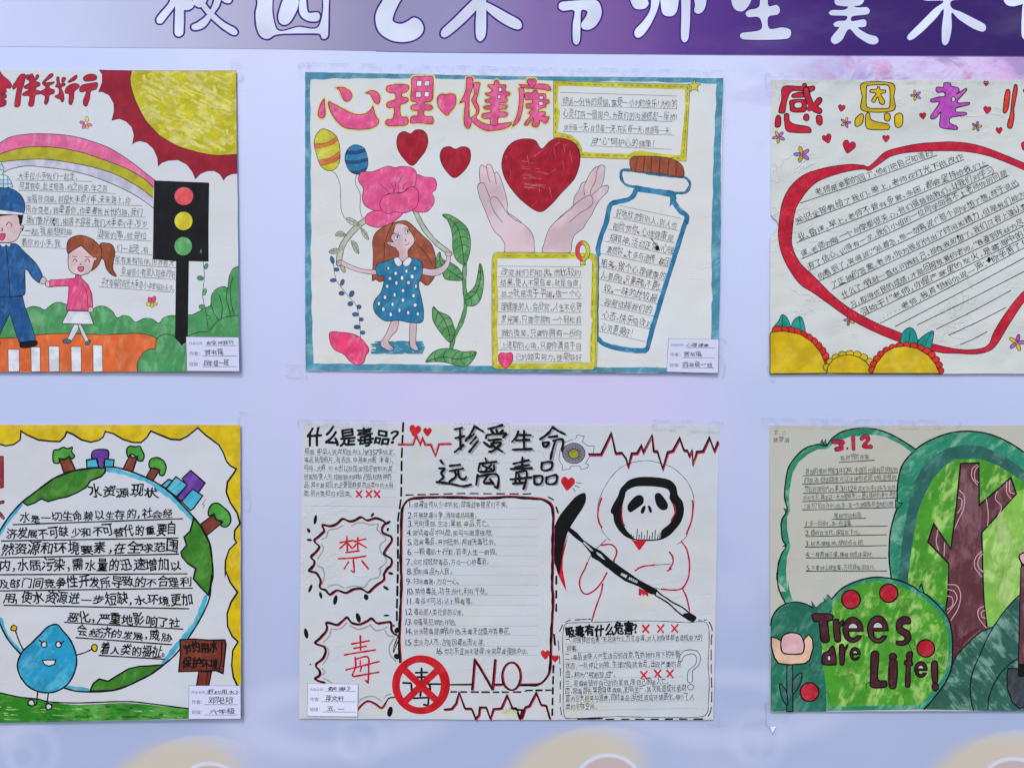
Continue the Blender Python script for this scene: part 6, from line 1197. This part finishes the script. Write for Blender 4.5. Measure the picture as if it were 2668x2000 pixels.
P6T = [('五、二', 115, 172, 222, 168, 36, None), ('陈梦涵', 110, 238, 245, 230, 52, None), ('植树节的由来', 672, 385, 915, 372, 52, (662, 398, 956, 380)), ('我国的植树节是3月12号，中国古代虽有劝民植树', 378, 500, 1152, 478, 50, (360, 510, 1150, 484)), ('的说法，但由国家可以法律形式明文规定植树', 365, 574, 1140, 546, 50, (352, 582, 1145, 550)),
       ('节日则是现代的事，3月12号这天孙中山先生逝世', 365, 650, 1138, 630, 50, (360, 657, 1140, 637)), ('的纪念日，确定这一天为植树节，一是以植树的季节考虑', 362, 719, 1138, 688, 48, (352, 727, 1140, 695)), ('二是为了纪念孙中山先生一直一生提倡植树造林的功绩', 358, 790, 1120, 768, 48, (355, 797, 1118, 775)),
       ('植树节的标语', 620, 866, 850, 858, 44, (600, 874, 882, 864)), ('1.多一片绿叶，多一份温馨。', 372, 934, 775, 930, 50, (365, 941, 1062, 929)), ('2.植树在当代，保留在下代。', 378, 1010, 840, 1003, 48, (378, 1018, 1055, 1002)), ('3.树木棵棵种，绿树点点明。', 378, 1100, 875, 1094, 48, (375, 1107, 1057, 1092)), ('4.一棵两棵三棵，棵棵自成栋梁材。', 380, 1190, 945, 1190, 48, (383, 1196, 1057, 1196)), ('5.千重林山真宝库，万顷绿海活银行。', 385, 1300, 965, 1298, 48, (383, 1307, 1058, 1304))]
for t_, a_, b_, c_, d_, h_, rl in P6T: written(t_, a_, b_, c_, d_, h_, rule=rl, rw=7, mat=pen(), rm=MK)
done()
# ------------------------------------------------------------------ little name cards glued on the posters
def card(frk, corners, under, label, hand, seed, rows):
    fr(frk); c = pts(corners)
    s = Sheet('name_card', label, 'card', c, 'name cards on the posters', gap=0.0001, warp=0.0006, seed=seed, under=under, crumple=0.25)
    paper_sheet(s, paper_mat('card_paper_%d' % seed, (202, 206, 232) if seed != 53 else (212, 216, 238), 0.25, (200, 204, 230), 0.1), thick=0.00015)
    fr(frk); part('printed_edge'); line(ink('card_rule', (90, 96, 130), (130, 134, 160)), 3, corners, sm=0, closed=True)
    pr_ = ink('printed_ink', (60, 62, 78), (90, 92, 108)); hw = ink('signing_pen', (36, 38, 54), (76, 78, 92))
    for cap, (x0, y0, x1, h), txt_, (a, b, ya), (ra, rb, ry) in rows:
        part('printed_caption'); txt(cap, x0, y0, x1, y0, h, pr_, 0, wild=0.05)
        part('handwriting'); line(pr_, 4, [(ra, ry), (rb, ry)], sm=0); txt(txt_, a, ya, b, ya - 2, h * 1.5, hw, 0.012, wild=1.1)
    done()
    return s
c1 = card('F', '1638,1065 2098,1070 2104,1366 1648,1362', s1, 'small printed name card on the traffic light poster, bottom right corner', '', 51,
     [('作品名称：', (1665, 1134, 1795, 24), '安全伴我行', (1810, 2060, 1135), (1808, 2080, 1142)), ('作者：', (1665, 1228, 1765, 36), '贺书瑶', (1800, 1970, 1225), (1780, 2085, 1233)), ('班级：', (1665, 1320, 1765, 36), '四年级一班', (1790, 2010, 1318), (1785, 2080, 1324))])
c2 = card('D', '1328,1113 1808,1122 1800,1445 1310,1432', s2, 'small printed name card on the blue bordered poster, bottom right corner', '', 52,
     [('作品名称：', (1348, 1188, 1485, 24), '心理健康', (1495, 1715, 1196), (1492, 1778, 1202)), ('作者：', (1342, 1286, 1450, 36), '贺书瑶', (1470, 1650, 1290), (1460, 1770, 1298)), ('班级：', (1338, 1386, 1446, 36), '四年级一班', (1460, 1755, 1392), (1455, 1765, 1396))])
c5 = card('K', '122,1095 605,1103 600,1412 118,1408', s5, 'small printed name card on the hooded skull poster, bottom left corner', '', 53,
     [('作品名称：', (142, 1168, 285, 26), '《禁毒》', (270, 540, 1166), (290, 582, 1170)), ('作者：', (142, 1266, 250, 38), '蒋文轩', (290, 470, 1264), (258, 582, 1270)), ('班级：', (140, 1362, 248, 38), '五、一', (300, 475, 1362), (258, 582, 1368))])
c4 = card('H', '1665,1075 2115,1075 2118,1360 1665,1363', s4, 'small printed name card on the water saving poster, bottom right corner', '', 54,
     [('作品名称：', (1686, 1144, 1820, 24), '《节约用水》', (1790, 2100, 1146), (1810, 2090, 1146)), ('作者：', (1688, 1234, 1788, 36), '邓阳阳', (1835, 2050, 1232), (1800, 2092, 1238)), ('班级：', (1688, 1322, 1788, 36), '六年级', (1840, 2070, 1322), (1800, 2090, 1328))])

# ------------------------------------------------------------------ clear tape holding the sheets to the wall
def tape_mat():
    m, nt, b = new_mat('clear_tape', 0.28, 0.5)
    out = nt.nodes['Material Output']; tr = N(nt, 'ShaderNodeBsdfTransparent'); mx = N(nt, 'ShaderNodeMixShader')
    tc = N(nt, 'ShaderNodeTexCoord').outputs['Object']
    b.inputs['Base Color'].default_value = (0.62, 0.64, 0.68, 1)
    f = ramp(nt, noise(nt, mapping(nt, tc, scale=(1, 1, 1)), 120.0, 4.0, 0.6), 0.40, 0.75, 0.0, 0.26)
    nt.links.new(f, mx.inputs[0]); nt.links.new(tr.outputs[0], mx.inputs[1]); nt.links.new(b.outputs[0], mx.inputs[2]); nt.links.new(mx.outputs[0], out.inputs['Surface'])
    return m
def tape_edge():
    m, nt, b = new_mat('tape_edge', 0.5, 0.3); b.inputs['Base Color'].default_value = (0.36, 0.38, 0.45, 1); return m
TM, TE = tape_mat(), tape_edge()
def tape(loop, label, dark=True, under_d=0.0021, edge=None):
    p0 = np.array(loop, float)
    s = Sheet('tape_strip', label, 'tape', p0, 'clear tape strips on the wall and posters', gap=under_d, warp=0.0, crumple=0.2)
    fr('W'); P = part('film')
    fill(TM, [tuple(q) for q in p0], sm=0, rough=0.25)
    # the film's cut edges show as thin broken grey lines
    P = part('film_edge'); e = edge if edge is not None else [tuple(q) for q in p0] + [tuple(p0[0])]
    dashes(TE, 0.7, e, 30, 40, jit=0.7)
    done()
tape([(604, 164), (632, 168), (634, 212), (606, 210)], 'short clear tape at the top right corner of the traffic light poster')
tape([(778, 166), (806, 168), (804, 204), (782, 200)], 'short clear tape at the top left corner of the blue bordered poster')
tape([(800, 168), (1300, 174), (1870, 184), (1896, 186), (1900, 214), (1860, 212), (1300, 202), (800, 192)], 'long clear tape along the top of the blue bordered poster', edge=[(800, 166), (1000, 170), (1200, 174), (1500, 180), (1880, 186)])
tape([(746, 950), (796, 952), (800, 986), (748, 984)], 'short clear tape at the bottom left corner of the blue bordered poster')
tape([(1866, 880), (1890, 884), (1886, 985), (1862, 983)], 'upright clear tape at the bottom right edge of the blue bordered poster')
tape([(1993, 193), (2700, 191), (3140, 190), (3140, 216), (2700, 217), (2030, 217), (2028, 262), (1995, 262)], 'bent clear tape round the top left corner of the crumpled heart poster')
tape([(1996, 955), (2020, 957), (2020, 992), (2000, 990)], 'short clear tape at the bottom left corner of the crumpled heart poster')
tape([(622, 1072), (646, 1073), (644, 1090), (640, 1112), (622, 1108)], 'short clear tape at the top right corner of the water saving poster')
tape([(640, 1250), (652, 1250), (652, 1330), (638, 1330)], 'clear tape stub on the wall right of the water saving poster')
tape([(776, 1092), (800, 1092), (1010, 1096), (1010, 1112), (806, 1110), (778, 1118)], 'clear tape over the top left corner of the hooded skull poster')
tape([(1700, 1094), (1884, 1098), (1888, 1124), (1862, 1126), (1700, 1118)], 'clear tape over the top right corner of the hooded skull poster')
tape([(1830, 1850), (1880, 1852), (1884, 1888), (1832, 1884)], 'short clear tape at the bottom right corner of the hooded skull poster')
tape([(1986, 1088), (2018, 1090), (2500, 1096), (2500, 1116), (2020, 1114), (2006, 1118), (1988, 1118)], 'clear tape along the top left of the green tree planting poster')
tape([(1992, 1826), (2010, 1828), (2010, 1856), (1992, 1880)], 'short clear tape at the bottom left corner of the green tree planting poster')
# curled end of a tape that has come loose, under the tree poster
s = Sheet('tape_strip', 'loose clear tape with a white curled tip hanging under the green tree planting poster', 'tape', [(1994, 1850), (2022, 1850), (2022, 1908), (1994, 1908)], 'clear tape strips on the wall and posters', gap=0.0022, warp=0.0, crumple=0.2)
fr('P'); part('film'); line(TE, 3, '48,1120 48,1300 85,1335', sm=0); part('curled_tip', 'white curled tip'); fill(marker('tape_white', (204, 210, 236), (196, 204, 232), .2, 0, .4), '82,1318 132,1318 95,1364', sm=0)
done()
# turn the curled tip out from the wall so that it stands off like the real one
for o in s.e.children:
    if o.name.startswith('curled_tip'):
        me = o.data; xs = [v.co.z for v in me.vertices]; zt = max(xs)
        for v in me.vertices: v.co.y -= (zt - v.co.z) * 0.35
done()
